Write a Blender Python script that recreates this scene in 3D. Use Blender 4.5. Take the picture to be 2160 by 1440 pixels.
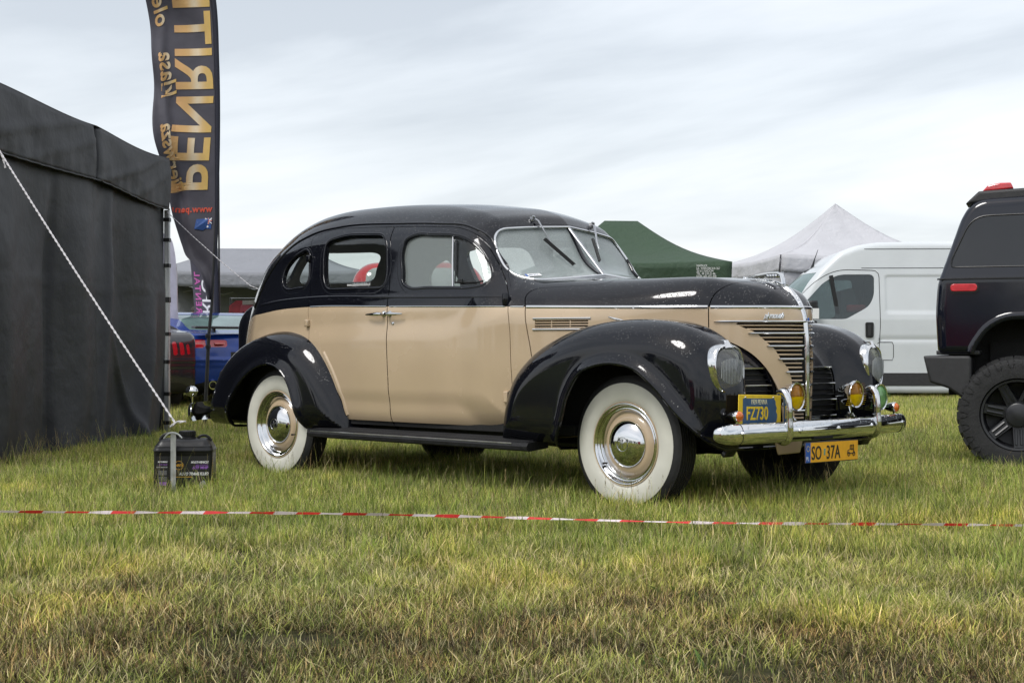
import bpy, bmesh, math, random, time
import numpy as np
from mathutils import Matrix, Vector
T0=time.time()
# ------------------------------------------------------------------ camera, sky, sun, exposure
scn=bpy.context.scene
for o in list(bpy.data.objects): bpy.data.objects.remove(o)
CAM=np.array([4.771,-6.6497,.8485]); YAW=2.3329; PITCH=.0045
FW=np.array([math.cos(YAW),math.sin(YAW),0.]); RT=np.array([math.sin(YAW),-math.cos(YAW),0.])
cd=bpy.data.cameras.new('camera'); cam=bpy.data.objects.new('camera',cd); scn.collection.objects.link(cam)
cd.sensor_width=36; cd.lens=3068.2/2160*36; cd.clip_start=.1; cd.clip_end=2000
cam.location=CAM; cam.rotation_euler=(math.pi/2+PITCH,0,YAW-math.pi/2); scn.camera=cam
SUN_EL=math.radians(56); SUN_AZ=math.radians(-95)   # direction the sun stands in (world xy angle)
w=bpy.data.worlds.new('World'); scn.world=w; w.use_nodes=True
nt=w.node_tree; nt.nodes.clear(); L=nt.links.new
def nd(t,tree=None,**k):
    n=(tree or nt).nodes.new(t)
    for a,b in k.items(): setattr(n,a,b)
    return n
out=nd('ShaderNodeOutputWorld'); bg=nd('ShaderNodeBackground'); bg2=nd('ShaderNodeBackground'); add=nd('ShaderNodeAddShader')
sky=nd('ShaderNodeTexSky',sky_type='NISHITA',sun_disc=False,sun_elevation=SUN_EL,sun_rotation=math.pi/2-SUN_AZ)
sky.air_density=1; sky.dust_density=3
L(sky.outputs[0],bg.inputs[0]); bg.inputs[1].default_value=.03
tc=nd('ShaderNodeTexCoord'); sp=nd('ShaderNodeSeparateXYZ'); L(tc.outputs['Generated'],sp.inputs[0])
az=nd('ShaderNodeMath',operation='MAXIMUM'); L(sp.outputs[2],az.inputs[0]); az.inputs[1].default_value=0
ad=nd('ShaderNodeMath',operation='ADD'); L(az.outputs[0],ad.inputs[0]); ad.inputs[1].default_value=.11
dx=nd('ShaderNodeMath',operation='DIVIDE'); dy=nd('ShaderNodeMath',operation='DIVIDE')
L(sp.outputs[0],dx.inputs[0]); L(ad.outputs[0],dx.inputs[1]); L(sp.outputs[1],dy.inputs[0]); L(ad.outputs[0],dy.inputs[1])
cb=nd('ShaderNodeCombineXYZ'); L(dx.outputs[0],cb.inputs[0]); L(dy.outputs[0],cb.inputs[1])
mp=nd('ShaderNodeMapping'); mp.inputs['Rotation'].default_value=(0,0,.62); mp.inputs['Scale'].default_value=(.42,.80,1); mp.inputs['Location'].default_value=(2.6,1.15,0)
L(cb.outputs[0],mp.inputs[0])
n1=nd('ShaderNodeTexNoise'); n1.inputs['Scale'].default_value=.9; n1.inputs['Detail'].default_value=9; n1.inputs['Roughness'].default_value=.52; n1.inputs['Distortion'].default_value=.3
L(mp.outputs[0],n1.inputs[0])
cr=nd('ShaderNodeValToRGB'); L(n1.outputs[0],cr.inputs[0])
e=cr.color_ramp.elements; e[0].position=.38; e[0].color=(.54,.575,.61,1); e[1].position=.59; e[1].color=(.96,.965,.975,1)
m_=e.new(.475); m_.color=(.74,.775,.805,1)
# paler towards the horizon, as thick cloud seen through more air
hz=nd('ShaderNodeMapRange'); L(sp.outputs[2],hz.inputs[0]); hz.inputs[1].default_value=0; hz.inputs[2].default_value=.30; hz.inputs[3].default_value=.5; hz.inputs[4].default_value=0
mx=nd('ShaderNodeMix',data_type='RGBA'); L(hz.outputs[0],mx.inputs[0]); L(cr.outputs[0],mx.inputs[6]); mx.inputs[7].default_value=(.86,.88,.90,1)
L(mx.outputs[2],bg2.inputs[0]); bg2.inputs[1].default_value=.71
L(bg.outputs[0],add.inputs[0]); L(bg2.outputs[0],add.inputs[1]); L(add.outputs[0],out.inputs[0])
sd=bpy.data.lights.new('sun','SUN'); sd.energy=1.45; sd.angle=math.radians(18); sd.color=(1,.98,.95)
sun=bpy.data.objects.new('sun',sd); scn.collection.objects.link(sun)
sdir=Vector((math.cos(SUN_EL)*math.cos(SUN_AZ),math.cos(SUN_EL)*math.sin(SUN_AZ),math.sin(SUN_EL)))
sun.rotation_euler=sdir.to_track_quat('Z','Y').to_euler(); sun.location=(0,0,20)
vs=scn.view_settings; vs.view_transform='Standard'; vs.look='None'; vs.gamma=1; vs.exposure=.48; vs.use_curve_mapping=False
scn.render.engine='CYCLES'
random.seed(3); rng=np.random.default_rng(5)

# ------------------------------------------------------------------ geometry library
F32=np.float32
def spline(pts,n=12,closed=False):
    P=np.array(pts,float); N=len(P); out=[]
    rng=range(N if closed else N-1)
    for i in rng:
        p1=P[i];p2=P[(i+1)%N]
        p0=P[(i-1)%N] if (closed or i>0) else 2*p1-p2
        p3=P[(i+2)%N] if (closed or i+2<N) else 2*p2-p1
        # centripetal-ish via nonuniform: simple cardinal scaled
        d1=np.linalg.norm(p1-p0)+1e-9;d2=np.linalg.norm(p2-p1)+1e-9;d3=np.linalg.norm(p3-p2)+1e-9
        m1=(d1*d1*(p2-p1)+d2*d2*(p1-p0))/(d1*d2*(d1+d2))*d2 if d1>1e-6 else p2-p1
        m2=(d2*d2*(p3-p2)+d3*d3*(p2-p1))/(d2*d3*(d2+d3))*d2 if d3>1e-6 else p2-p1
        for k in range(n):
            t=k/n; h=(2*t**3-3*t*t+1,t**3-2*t*t+t,-2*t**3+3*t*t,t**3-t*t)
            out.append(h[0]*p1+h[1]*m1+h[2]*p2+h[3]*m2)
    if not closed: out.append(P[-1])
    return np.array(out)
class Curve:
    """smooth y(x) table"""
    def __init__(s,pts,n=16):
        c=spline(pts,n); o=np.argsort(c[:,0]); s.x=c[o,0]; s.y=c[o,1]
    def __call__(s,x): return np.interp(x,s.x,s.y)
def polysd(poly,X,Z):
    """signed distance to closed polygon, negative inside"""
    A=np.asarray(poly,F32); B=np.roll(A,-1,0)
    X=np.asarray(X,F32);Z=np.asarray(Z,F32)
    d2=np.full(X.shape,1e9,F32); ins=np.zeros(X.shape,bool)
    for (ax,az),(bx,bz) in zip(A,B):
        ex=bx-ax;ez=bz-az; L=ex*ex+ez*ez
        if L<1e-12: continue
        wx=X-ax;wz=Z-az
        t=np.clip((wx*ex+wz*ez)/L,0,1)
        dx=wx-t*ex;dz=wz-t*ez
        np.minimum(d2,dx*dx+dz*dz,out=d2)
        if az!=bz:
            c=((az<=Z)&(Z<bz))|((bz<=Z)&(Z<az))
            xx=ax+(Z-az)*(ex/ez if ez!=0 else 0)
            ins^=(c&(X<xx))
    d=np.sqrt(d2)
    return np.where(ins,-d,d)
def rpoly(pts,r,n=6):
    """round the corners of a polygon; r scalar or list"""
    P=np.array(pts,float);N=len(P);out=[]
    for i in range(N):
        p=P[i];a=P[i-1]-p;b=P[(i+1)%N]-p;la=np.linalg.norm(a);lb=np.linalg.norm(b)
        rr=r[i] if hasattr(r,'__len__') else r
        d=min(rr,la*.49,lb*.49); s=p+a/la*d;e=p+b/lb*d
        if d<1e-5: out.append(p);continue
        for k in range(n+1):
            t=k/n; out.append((1-t)**2*s+2*t*(1-t)*p+t*t*e)
    return np.array(out)
def rint(a,b,r):
    a=a+r;b=b+r
    return np.minimum(np.maximum(a,b),0)+np.hypot(np.maximum(a,0),np.maximum(b,0))-r
def smin(a,b,k):
    h=np.clip(.5+.5*(b-a)/k,0,1); return b+(a-b)*h-k*h*(1-h)
def ss(a,b,x):
    t=np.clip((x-a)/(b-a),0,1); return t*t*(3-2*t)
def rbox(X,Y,Z,hx,hy,hz,r):
    qx=np.abs(X)-hx+r;qy=np.abs(Y)-hy+r;qz=np.abs(Z)-hz+r
    return np.sqrt(np.maximum(qx,0)**2+np.maximum(qy,0)**2+np.maximum(qz,0)**2)+np.minimum(np.maximum(np.maximum(qx,qy),qz),0)-r
def gradf(f,P,e):
    g=np.empty(P.shape)
    for i in range(3):
        d=np.zeros(3);d[i]=e
        g[:,i]=(f(P+d)-f(P-d))/(2*e)
    return g
def surfnet(f,lo,hi,h,ne=.008):
    lo=np.array(lo,float);n=np.ceil((np.array(hi)-lo)/h).astype(int)+1
    s=4; nc=np.ceil(n/s).astype(int)+1
    gc=np.stack(np.meshgrid(*[lo[i]+np.arange(nc[i])*h*s for i in range(3)],indexing='ij'),-1)
    dc=f(gc.reshape(-1,3)).reshape(nc)
    near=np.abs(dc)<h*s*2.2
    # block near if any corner near
    b=near[:-1,:-1,:-1].copy()
    for i in (0,1):
        for j in (0,1):
            for k in (0,1):
                b|=near[i:nc[0]-1+i,j:nc[1]-1+j,k:nc[2]-1+k]
    N=(nc-1)*s
    full=np.repeat(np.repeat(np.repeat(b,s,0),s,1),s,2)
    # points belonging
    pm=np.zeros(N+1,bool)
    for i in (0,1):
        for j in (0,1):
            for k in (0,1):
                pm[i:N[0]+i,j:N[1]+j,k:N[2]+k]|=full
    V=np.zeros(N+1)
    sg=np.repeat(np.repeat(np.repeat(dc,s,0),s,1),s,2)[:N[0]+1,:N[1]+1,:N[2]+1]
    V[:]=sg
    idx=np.argwhere(pm)
    V[pm]=f(lo+idx*h)
    neg=V<0
    cnt=np.zeros(N,int)
    for i in (0,1):
        for j in (0,1):
            for k in (0,1):
                cnt+=neg[i:N[0]+i,j:N[1]+j,k:N[2]+k]
    act=(cnt>0)&(cnt<8)&full
    ids=np.full(N,-1);ci=np.argwhere(act);ids[act]=np.arange(len(ci))
    acc=np.zeros((len(ci),3));w=np.zeros(len(ci))
    cor=[(i,j,k) for i in (0,1) for j in (0,1) for k in (0,1)]
    for a in cor:
        for ax in range(3):
            if a[ax]==0:
                c=list(a);c[ax]=1
                va=V[ci[:,0]+a[0],ci[:,1]+a[1],ci[:,2]+a[2]];vb=V[ci[:,0]+c[0],ci[:,1]+c[1],ci[:,2]+c[2]]
                m=(va<0)!=(vb<0)
                t=np.where(m,va/(va-vb+1e-20),0)
                p=np.array(a,float)[None,:]+np.zeros((len(ci),3)); p[:,ax]+=t
                acc+=p*m[:,None];w+=m
    Vt=lo+(ci+acc/np.maximum(w,1)[:,None])*h
    Q=[]
    for ax in range(3):
        o=[i for i in range(3) if i!=ax]
        sl=lambda d:tuple(slice(1+(d if i==ax else 0),N[i]+(d if i==ax else 0)) for i in range(3))
        # edges from point p to p+ax, interior
        p=np.argwhere((V[tuple(slice(0,N[i]) if i==ax else slice(1,N[i]) for i in range(3))]<0)!=(V[tuple(slice(1,N[i]+1) if i==ax else slice(1,N[i]) for i in range(3))]<0))
        off=np.array([0 if i==ax else 1 for i in range(3)]); p=p+off
        sgn=V[p[:,0],p[:,1],p[:,2]]<0
        def cell(du,dv):
            c=p.copy();c[:,o[0]]-=du;c[:,o[1]]-=dv
            return ids[c[:,0],c[:,1],c[:,2]]
        q=np.stack([cell(0,0),cell(1,0),cell(1,1),cell(0,1)],1)
        ok=(q>=0).all(1);q=q[ok];sgn=sgn[ok]
        if ax==1: sgn=~sgn
        q=np.where(sgn[:,None],q,q[:,::-1])
        Q.append(q)
    Q=np.concatenate(Q)
    for _ in range(3):
        g=gradf(f,Vt,ne*.5);d=f(Vt);g2=(g*g).sum(1)
        st=(-d/np.maximum(g2,.05))[:,None]*g
        l=np.linalg.norm(st,axis=1,keepdims=True);st*=np.minimum(1,h*.7/np.maximum(l,1e-9))
        Vt=Vt+st
    Nn=gradf(f,Vt,ne);Nn/=np.linalg.norm(Nn,axis=1,keepdims=True)+1e-12
    T=np.concatenate([Q[:,[0,1,2]],Q[:,[0,2,3]]])
    # orientation check
    fn=np.cross(Vt[T[:,1]]-Vt[T[:,0]],Vt[T[:,2]]-Vt[T[:,0]])
    flip=(fn*Nn[T[:,0]]).sum(1)<0
    T[flip]=T[flip][:,::-1]
    return Vt,Nn,T
def compact(V,N,T):
    u,inv=np.unique(T,return_inverse=True)
    return V[u],N[u],inv.reshape(-1,3)
def split(M,phi):
    """cut triangle mesh M=(V,N,T) along field phi (callable or array); returns inside(<0), outside"""
    V,N,T=M
    if len(T)==0: return M,M
    p=phi(V) if callable(phi) else phi
    p=np.where(np.abs(p)<1e-6,1e-6,p)
    neg=p<0; k=neg[T].sum(1)
    full=T[k==3]; none=T[k==0]; mix=T[(k==1)|(k==2)]
    if len(mix)==0: return compact(V,N,full) if len(full) else (V[:0],N[:0],T[:0]), (compact(V,N,none) if len(none) else (V[:0],N[:0],T[:0]))
    nm=neg[mix]; one=nm.sum(1)==1
    lone=np.where(one,np.argmax(nm,1),np.argmax(~nm,1))
    r=np.arange(len(mix))
    a=mix[r,lone];b=mix[r,(lone+1)%3];c=mix[r,(lone+2)%3]
    e=np.concatenate([np.stack([a,b],1),np.stack([a,c],1)]); es=np.sort(e,1)
    u,inv=np.unique(es,axis=0,return_inverse=True);inv=inv.ravel()
    t=p[u[:,0]]/(p[u[:,0]]-p[u[:,1]])
    nV=V[u[:,0]]+(V[u[:,1]]-V[u[:,0]])*t[:,None]
    nN=N[u[:,0]]+(N[u[:,1]]-N[u[:,0]])*t[:,None];nN/=np.linalg.norm(nN,axis=1,keepdims=True)+1e-12
    ab=len(V)+inv[:len(mix)];ac=len(V)+inv[len(mix):]
    V2=np.concatenate([V,nV]);N2=np.concatenate([N,nN])
    t1=np.stack([a,ab,ac],1);t2=np.stack([ab,b,c],1);t3=np.stack([ab,c,ac],1)
    o=one
    ins=np.concatenate([full,t1[o],t2[~o],t3[~o]]);out=np.concatenate([none,t1[~o],t2[o],t3[o]])
    z=(V[:0],N[:0],T[:0])
    return (compact(V2,N2,ins) if len(ins) else z),(compact(V2,N2,out) if len(out) else z)

# ------------------------------------------------------------------ scene helpers
def W(X,Z,h=0.):
    "a place X metres right of and Z metres ahead of the viewpoint"
    p=CAM+RT*X+FW*Z; return np.array([p[0],p[1],h])
RA=math.atan2(RT[1],RT[0])
def tag(o,label=None,cat=None,group=None,kind=None):
    for k,v in (('label',label),('category',cat),('group',group),('kind',kind)):
        if v: o[k]=v
    return o
def link(o,parent=None):
    scn.collection.objects.link(o)
    if parent is not None: o.parent=parent
    return o
def empty(name,loc=(0,0,0),rz=0.,**k):
    o=bpy.data.objects.new(name,None); o.empty_display_size=.2; o.location=loc; o.rotation_euler=(0,0,rz); link(o); return tag(o,**k)
def mkmesh(name,V,F,mats,normals=None,smooth=True,mi=None,col=None):
    V=np.asarray(V,float); me=bpy.data.meshes.new(name)
    F=[np.asarray(f,int) for f in (F if isinstance(F,(list,tuple)) and len(F) and isinstance(F[0],np.ndarray) and F[0].ndim==2 else [np.asarray(F)] if isinstance(F,np.ndarray) else [])] or F
    if isinstance(F[0],np.ndarray) and F[0].ndim==2:
        nl=sum(f.size for f in F); npo=sum(len(f) for f in F)
        me.vertices.add(len(V)); me.vertices.foreach_set('co',V.ravel())
        me.loops.add(nl); me.loops.foreach_set('vertex_index',np.concatenate([f.ravel() for f in F]).astype(np.int32))
        me.polygons.add(npo); tot=np.concatenate([np.full(len(f),f.shape[1]) for f in F]); st=np.concatenate([[0],np.cumsum(tot)[:-1]])
        me.polygons.foreach_set('loop_start',st.astype(np.int32))
        try: me.polygons.foreach_set('loop_total',tot.astype(np.int32))
        except Exception: pass
        me.update(calc_edges=True)
    else:
        me.from_pydata([tuple(v) for v in V],[],[tuple(int(i) for i in f) for f in F])
    for m in (mats if isinstance(mats,(list,tuple)) else [mats]): me.materials.append(m)
    if mi is not None: me.polygons.foreach_set('material_index',np.asarray(mi,np.int32))
    if smooth: me.polygons.foreach_set('use_smooth',np.ones(len(me.polygons),bool))
    if col is not None:
        a=me.color_attributes.new('tint','FLOAT_COLOR','POINT'); c=np.ones((len(V),4)); c[:,:3]=col; a.data.foreach_set('color',c.ravel())
    me.update()
    if normals is not None: me.normals_split_custom_set_from_vertices([tuple(n) for n in normals])
    return me
def obj(name,V,F,mats,parent=None,normals=None,smooth=True,mi=None,col=None,**k):
    o=bpy.data.objects.new(name,mkmesh(name,V,F,mats,normals,smooth,mi,col)); link(o,parent); return tag(o,**k)
def bounds_edges(T):
    e=np.concatenate([T[:,[0,1]],T[:,[1,2]],T[:,[2,0]]]); s=np.sort(e,1)
    key=s[:,0].astype(np.int64)*10000000+s[:,1]; u,i,c=np.unique(key,return_index=True,return_counts=True)
    return e[i[c==1]]
def thick(M,t,inner=True):
    "panel with real thickness: outer skin, rim and inner skin"
    V,N,T=M; n=len(V); e=bounds_edges(T)
    VV=[V];NN=[N];F=[T];mi=[np.zeros(len(T))]
    Vi=V-N*t
    if inner: VV.append(Vi);NN.append(-N);F.append(T[:,::-1]+n);mi.append(np.ones(len(T)));n*=2
    a,b=e[:,0],e[:,1]
    ed=V[b]-V[a]; fn=np.cross(ed,N[a]); fn/=np.linalg.norm(fn,axis=1,keepdims=True)+1e-12
    q=np.concatenate([V[a],V[b],Vi[b],Vi[a]]); m=len(e); i=np.arange(m)
    VV.append(q);NN.append(np.concatenate([fn]*4)); Q=np.stack([i,i+3*m,i+2*m,i+m],1)+n
    F.append(np.concatenate([Q[:,[0,1,2]],Q[:,[0,2,3]]]));mi.append(np.zeros(2*m))
    return np.concatenate(VV),np.concatenate(NN),np.concatenate(F),np.concatenate(mi)
def panel(name,M,mats,parent,t=.03,inner=True,**k):
    if len(M[2])==0: print('EMPTY PANEL',name); return None
    V,N,F,mi=thick(M,t,inner)
    if not isinstance(mats,(list,tuple)): mats=[mats,mats]
    return obj(name,V,F,mats,parent,normals=N,mi=mi,**k)
def shift(M,d): return (M[0]+M[1]*d,M[1],M[2])
def displace(M,f,e=.004):
    V,N,T=M; d=f(V); g=gradf(f,V,e); g=g-(g*N).sum(1,keepdims=True)*N
    n=N-g; n/=np.linalg.norm(n,axis=1,keepdims=True); return (V+N*d[:,None],n,T)
class MB:
    def __init__(s): s.V=[];s.F=[];s.n=0;s.mi=[];s.m=0
    def add(s,V,F):
        V=np.asarray(V,float); s.V.append(V)
        for f in F: s.F.append(tuple(int(i)+s.n for i in f)); s.mi.append(s.m)
        s.n+=len(V); return s
    def box(s,c,h,R=None,taper=1.):
        h=np.array(h)/2.; V=np.array([[x,y,z] for x in(-1,1) for y in(-1,1) for z in(-1,1)],float)
        V=V*h; V[V[:,2]>0,:2]*=taper
        if R is not None: V=V@np.array(R).T
        return s.add(V+np.array(c),[(0,1,3,2),(4,6,7,5),(0,4,5,1),(2,3,7,6),(0,2,6,4),(1,5,7,3)])
    def tube(s,P,r,n=8,closed=False,cap=True,flat=None,up=(0,0,1)):
        """sweep an ellipse along P; r scalar/list; flat=(a,b) axes ratio with b along 'up'"""
        P=np.asarray(P,float);m=len(P); r=np.broadcast_to(np.asarray(r,float),(m,))
        T=np.gradient(P,axis=0) if not closed else np.roll(P,-1,0)-np.roll(P,1,0)
        T/=np.linalg.norm(T,axis=1,keepdims=True)+1e-12
        U=np.broadcast_to(np.asarray(up,float),(m,3)).copy(); 
        bad=np.abs((U*T).sum(1))>.97; U[bad]=(1,.1,0)
        A=np.cross(T,U);A/=np.linalg.norm(A,axis=1,keepdims=True)+1e-12;B=np.cross(A,T)
        fa,fb=flat or (1,1); V=[]
        for i in range(m):
            for k in range(n):
                t=2*math.pi*(k+.5)/n; V.append(P[i]+A[i]*math.cos(t)*r[i]*fa+B[i]*math.sin(t)*r[i]*fb)
        F=[]
        for i in range(m if closed else m-1):
            j=(i+1)%m
            for k in range(n): F.append((i*n+k,i*n+(k+1)%n,j*n+(k+1)%n,j*n+k))
        if cap and not closed: F.append(tuple(range(n))[::-1]); F.append(tuple((m-1)*n+k for k in range(n)))
        return s.add(V,F)
    def lathe(s,prof,n=48,c=(0,0,0),axis=(0,-1,0),xdir=None,arc=2*math.pi,mod=None):
        """prof: (r,h) pairs; h measured along axis"""
        a=np.array(axis,float);a/=np.linalg.norm(a)
        x=np.array(xdir if xdir is not None else ((1,0,0) if abs(a[0])<.9 else (0,1,0)),float);x-=a*(x@a);x/=np.linalg.norm(x);y=np.cross(a,x)
        V=[];m=len(prof)
        for k in range(n):
            t=arc*k/n
            for j,(r,h) in enumerate(prof):
                rr=r*(mod(t,j) if mod else 1)
                V.append(np.array(c)+(x*math.cos(t)+y*math.sin(t))*rr+a*h)
        F=[]
        for k in range(n):
            l=(k+1)%n
            for j in range(m-1): F.append((k*m+j,l*m+j,l*m+j+1,k*m+j+1))
        return s.add(V,F)
    def ext(s,poly,d,M=None):
        """extrude a 2D polygon (x,z plane) by thickness d along y; M 4x4"""
        P=np.array(poly,float);n=len(P)
        V=np.concatenate([np.c_[P[:,0],np.full(n,-d/2),P[:,1]],np.c_[P[:,0],np.full(n,d/2),P[:,1]]])
        if M is not None: M=np.array(M); V=V@M[:3,:3].T+M[:3,3]
        F=[tuple(range(n)),tuple(range(2*n-1,n-1,-1))]+[(i,i+n,(i+1)%n+n,(i+1)%n) for i in range(n)]
        return s.add(V,F)
    def build(s,name,mats,parent=None,smooth=True,sharp=35,**k):
        V=np.concatenate(s.V)
        me=bpy.data.meshes.new(name); me.from_pydata([tuple(v) for v in V],[],s.F)
        for m in (mats if isinstance(mats,(list,tuple)) else [mats]): me.materials.append(m)
        me.polygons.foreach_set('material_index',np.array(s.mi,np.int32))
        bm=bmesh.new(); bm.from_mesh(me); bmesh.ops.recalc_face_normals(bm,faces=bm.faces)
        for f in bm.faces: f.smooth=smooth
        for e in bm.edges:
            if len(e.link_faces)==2 and e.calc_face_angle(0)>math.radians(sharp): e.smooth=False
        bm.to_mesh(me); bm.free()
        o=bpy.data.objects.new(name,me); link(o,parent); return tag(o,**k)
def bevel(o,w,seg=2):
    bm=bmesh.new(); bm.from_mesh(o.data)
    bmesh.ops.bevel(bm,geom=[e for e in bm.edges if len(e.link_faces)==2 and e.calc_face_angle(0)>.5],offset=w,segments=seg,affect='EDGES',profile=.7)
    for f in bm.faces: f.smooth=True
    bm.to_mesh(o.data); bm.free(); return o
def rotz(a): c,s_=math.cos(a),math.sin(a); return np.array([[c,-s_,0],[s_,c,0],[0,0,1.]])
def text(name,body,size,frame,mat,parent=None,extr=.0008,align='LEFT',shear=0,wscale=1,bold=0,fmap=None,cuts=0,spacing=1,mirror=False,**k):
    """frame=(origin, xdir, ydir): lettering laid on a real surface; fmap maps (x,y,h) to 3D instead"""
    cu=bpy.data.curves.new(name,'FONT'); cu.body=body; cu.size=size; cu.extrude=extr; cu.align_x=align; cu.shear=shear; cu.offset=bold; cu.space_character=spacing; cu.resolution_u=4
    o=bpy.data.objects.new(name,cu); scn.collection.objects.link(o); bpy.context.view_layer.update()
    me=bpy.data.meshes.new_from_object(o.evaluated_get(bpy.context.evaluated_depsgraph_get())); bpy.data.objects.remove(o); bpy.data.curves.remove(cu)
    if cuts:
        bm=bmesh.new(); bm.from_mesh(me); bmesh.ops.triangulate(bm,faces=bm.faces)
        for _ in range(3):
            es=[e for e in bm.edges if e.calc_length()>cuts]
            if es: bmesh.ops.subdivide_edges(bm,edges=es,cuts=1); bmesh.ops.triangulate(bm,faces=bm.faces)
        bm.to_mesh(me); bm.free()
    n=len(me.vertices); co=np.zeros(n*3); me.vertices.foreach_get('co',co); co=co.reshape(-1,3); co[:,0]*=wscale
    if mirror: co[:,0]*=-1
    if fmap is not None: P=fmap(co)
    else:
        O,X,Y=[np.array(a,float) for a in frame]; X/=np.linalg.norm(X);Y-=X*(X@Y);Y/=np.linalg.norm(Y);Zn=np.cross(X,Y)
        if mirror: Zn=Zn
        P=O+co[:,:1]*X+co[:,1:2]*Y+co[:,2:3]*Zn
    me.vertices.foreach_set('co',P.ravel()); me.materials.clear(); me.materials.append(mat); me.update(); me.name=name
    o=bpy.data.objects.new(name,me); link(o,parent); tag(o,**k); return o,co

# ------------------------------------------------------------------ materials
def mat(name,color,rough=.5,metal=0.,spec=.5,coat=0.,var=.12,vscale=6.,bump=0.,bscale=40.,rvar=.08,attr=False,drops=0.,sheen=0,trans=None,streak=None):
    m=bpy.data.materials.new(name); m.use_nodes=True; t=m.node_tree; b=t.nodes['Principled BSDF']; K=t.links.new
    b.inputs['Roughness'].default_value=rough; b.inputs['Metallic'].default_value=metal; b.inputs['Specular IOR Level'].default_value=spec
    b.inputs['Coat Weight'].default_value=coat; b.inputs['Coat Roughness'].default_value=.04
    if sheen: b.inputs['Sheen Weight'].default_value=sheen
    tc=nd('ShaderNodeTexCoord',t); no=nd('ShaderNodeTexNoise',t); no.inputs['Scale'].default_value=vscale; no.inputs['Detail'].default_value=5
    K(tc.outputs['Object'],no.inputs[0])
    mr=nd('ShaderNodeMapRange',t); K(no.outputs[0],mr.inputs[0]); mr.inputs[1].default_value=.3; mr.inputs[2].default_value=.7; mr.inputs[3].default_value=1-var; mr.inputs[4].default_value=1+var
    mm=nd('ShaderNodeMix',t,data_type='RGBA',blend_type='MULTIPLY'); mm.inputs[0].default_value=1
    if attr:
        at=nd('ShaderNodeAttribute',t,attribute_name='tint'); K(at.outputs[0],mm.inputs[6])
    else: mm.inputs[6].default_value=(*color,1)
    K(mr.outputs[0],mm.inputs[7]); K(mm.outputs[2],b.inputs['Base Color'])
    r2=nd('ShaderNodeMapRange',t); K(no.outputs[0],r2.inputs[0]); r2.inputs[1].default_value=.3; r2.inputs[2].default_value=.7
    r2.inputs[3].default_value=max(0.01,rough*(1-rvar)); r2.inputs[4].default_value=rough*(1+rvar); K(r2.outputs[0],b.inputs['Roughness'])
    if bump:
        n2=nd('ShaderNodeTexNoise',t); n2.inputs['Scale'].default_value=bscale; n2.inputs['Detail'].default_value=6; K(tc.outputs['Object'],n2.inputs[0])
        bu=nd('ShaderNodeBump',t); bu.inputs['Strength'].default_value=bump; bu.inputs['Distance'].default_value=.01; K(n2.outputs[0],bu.inputs['Height']); K(bu.outputs[0],b.inputs['Normal'])
    if drops:
        # rain drops standing on surfaces that face up
        vo=nd('ShaderNodeTexVoronoi',t); vo.inputs['Scale'].default_value=95; vo.inputs['Randomness'].default_value=1; K(tc.outputs['Object'],vo.inputs[0])
        ra=nd('ShaderNodeSeparateColor',t); K(vo.outputs['Color'],ra.inputs[0])
        rd=nd('ShaderNodeMath',t,operation='MULTIPLY'); K(ra.outputs[0],rd.inputs[0]); rd.inputs[1].default_value=.42
        sb=nd('ShaderNodeMath',t,operation='SUBTRACT'); K(rd.outputs[0],sb.inputs[0]); K(vo.outputs['Distance'],sb.inputs[1])
        mx0=nd('ShaderNodeMath',t,operation='MAXIMUM'); K(sb.outputs[0],mx0.inputs[0]); mx0.inputs[1].default_value=0
        ge=nd('ShaderNodeNewGeometry',t); sx=nd('ShaderNodeSeparateXYZ',t); K(ge.outputs['Normal'],sx.inputs[0])
        up=nd('ShaderNodeMapRange',t); K(sx.outputs[2],up.inputs[0]); up.inputs[1].default_value=.12; up.inputs[2].default_value=.6
        dm=nd('ShaderNodeMath',t,operation='MULTIPLY'); K(mx0.outputs[0],dm.inputs[0]); K(up.outputs[0],dm.inputs[1])
        bu=nd('ShaderNodeBump',t); bu.inputs['Strength'].default_value=drops; bu.inputs['Distance'].default_value=.012; K(dm.outputs[0],bu.inputs['Height']); K(bu.outputs[0],b.inputs['Normal']); K(bu.outputs[0],b.inputs['Coat Normal'])
    if trans:
        out=t.nodes['Material Output']; tl=nd('ShaderNodeBsdfTranslucent',t); K(mm.outputs[2],tl.inputs[0]); ms=nd('ShaderNodeMixShader',t); ms.inputs[0].default_value=trans
        K(b.outputs[0],ms.inputs[1]); K(tl.outputs[0],ms.inputs[2]); K(ms.outputs[0],out.inputs[0])
    return m
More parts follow.
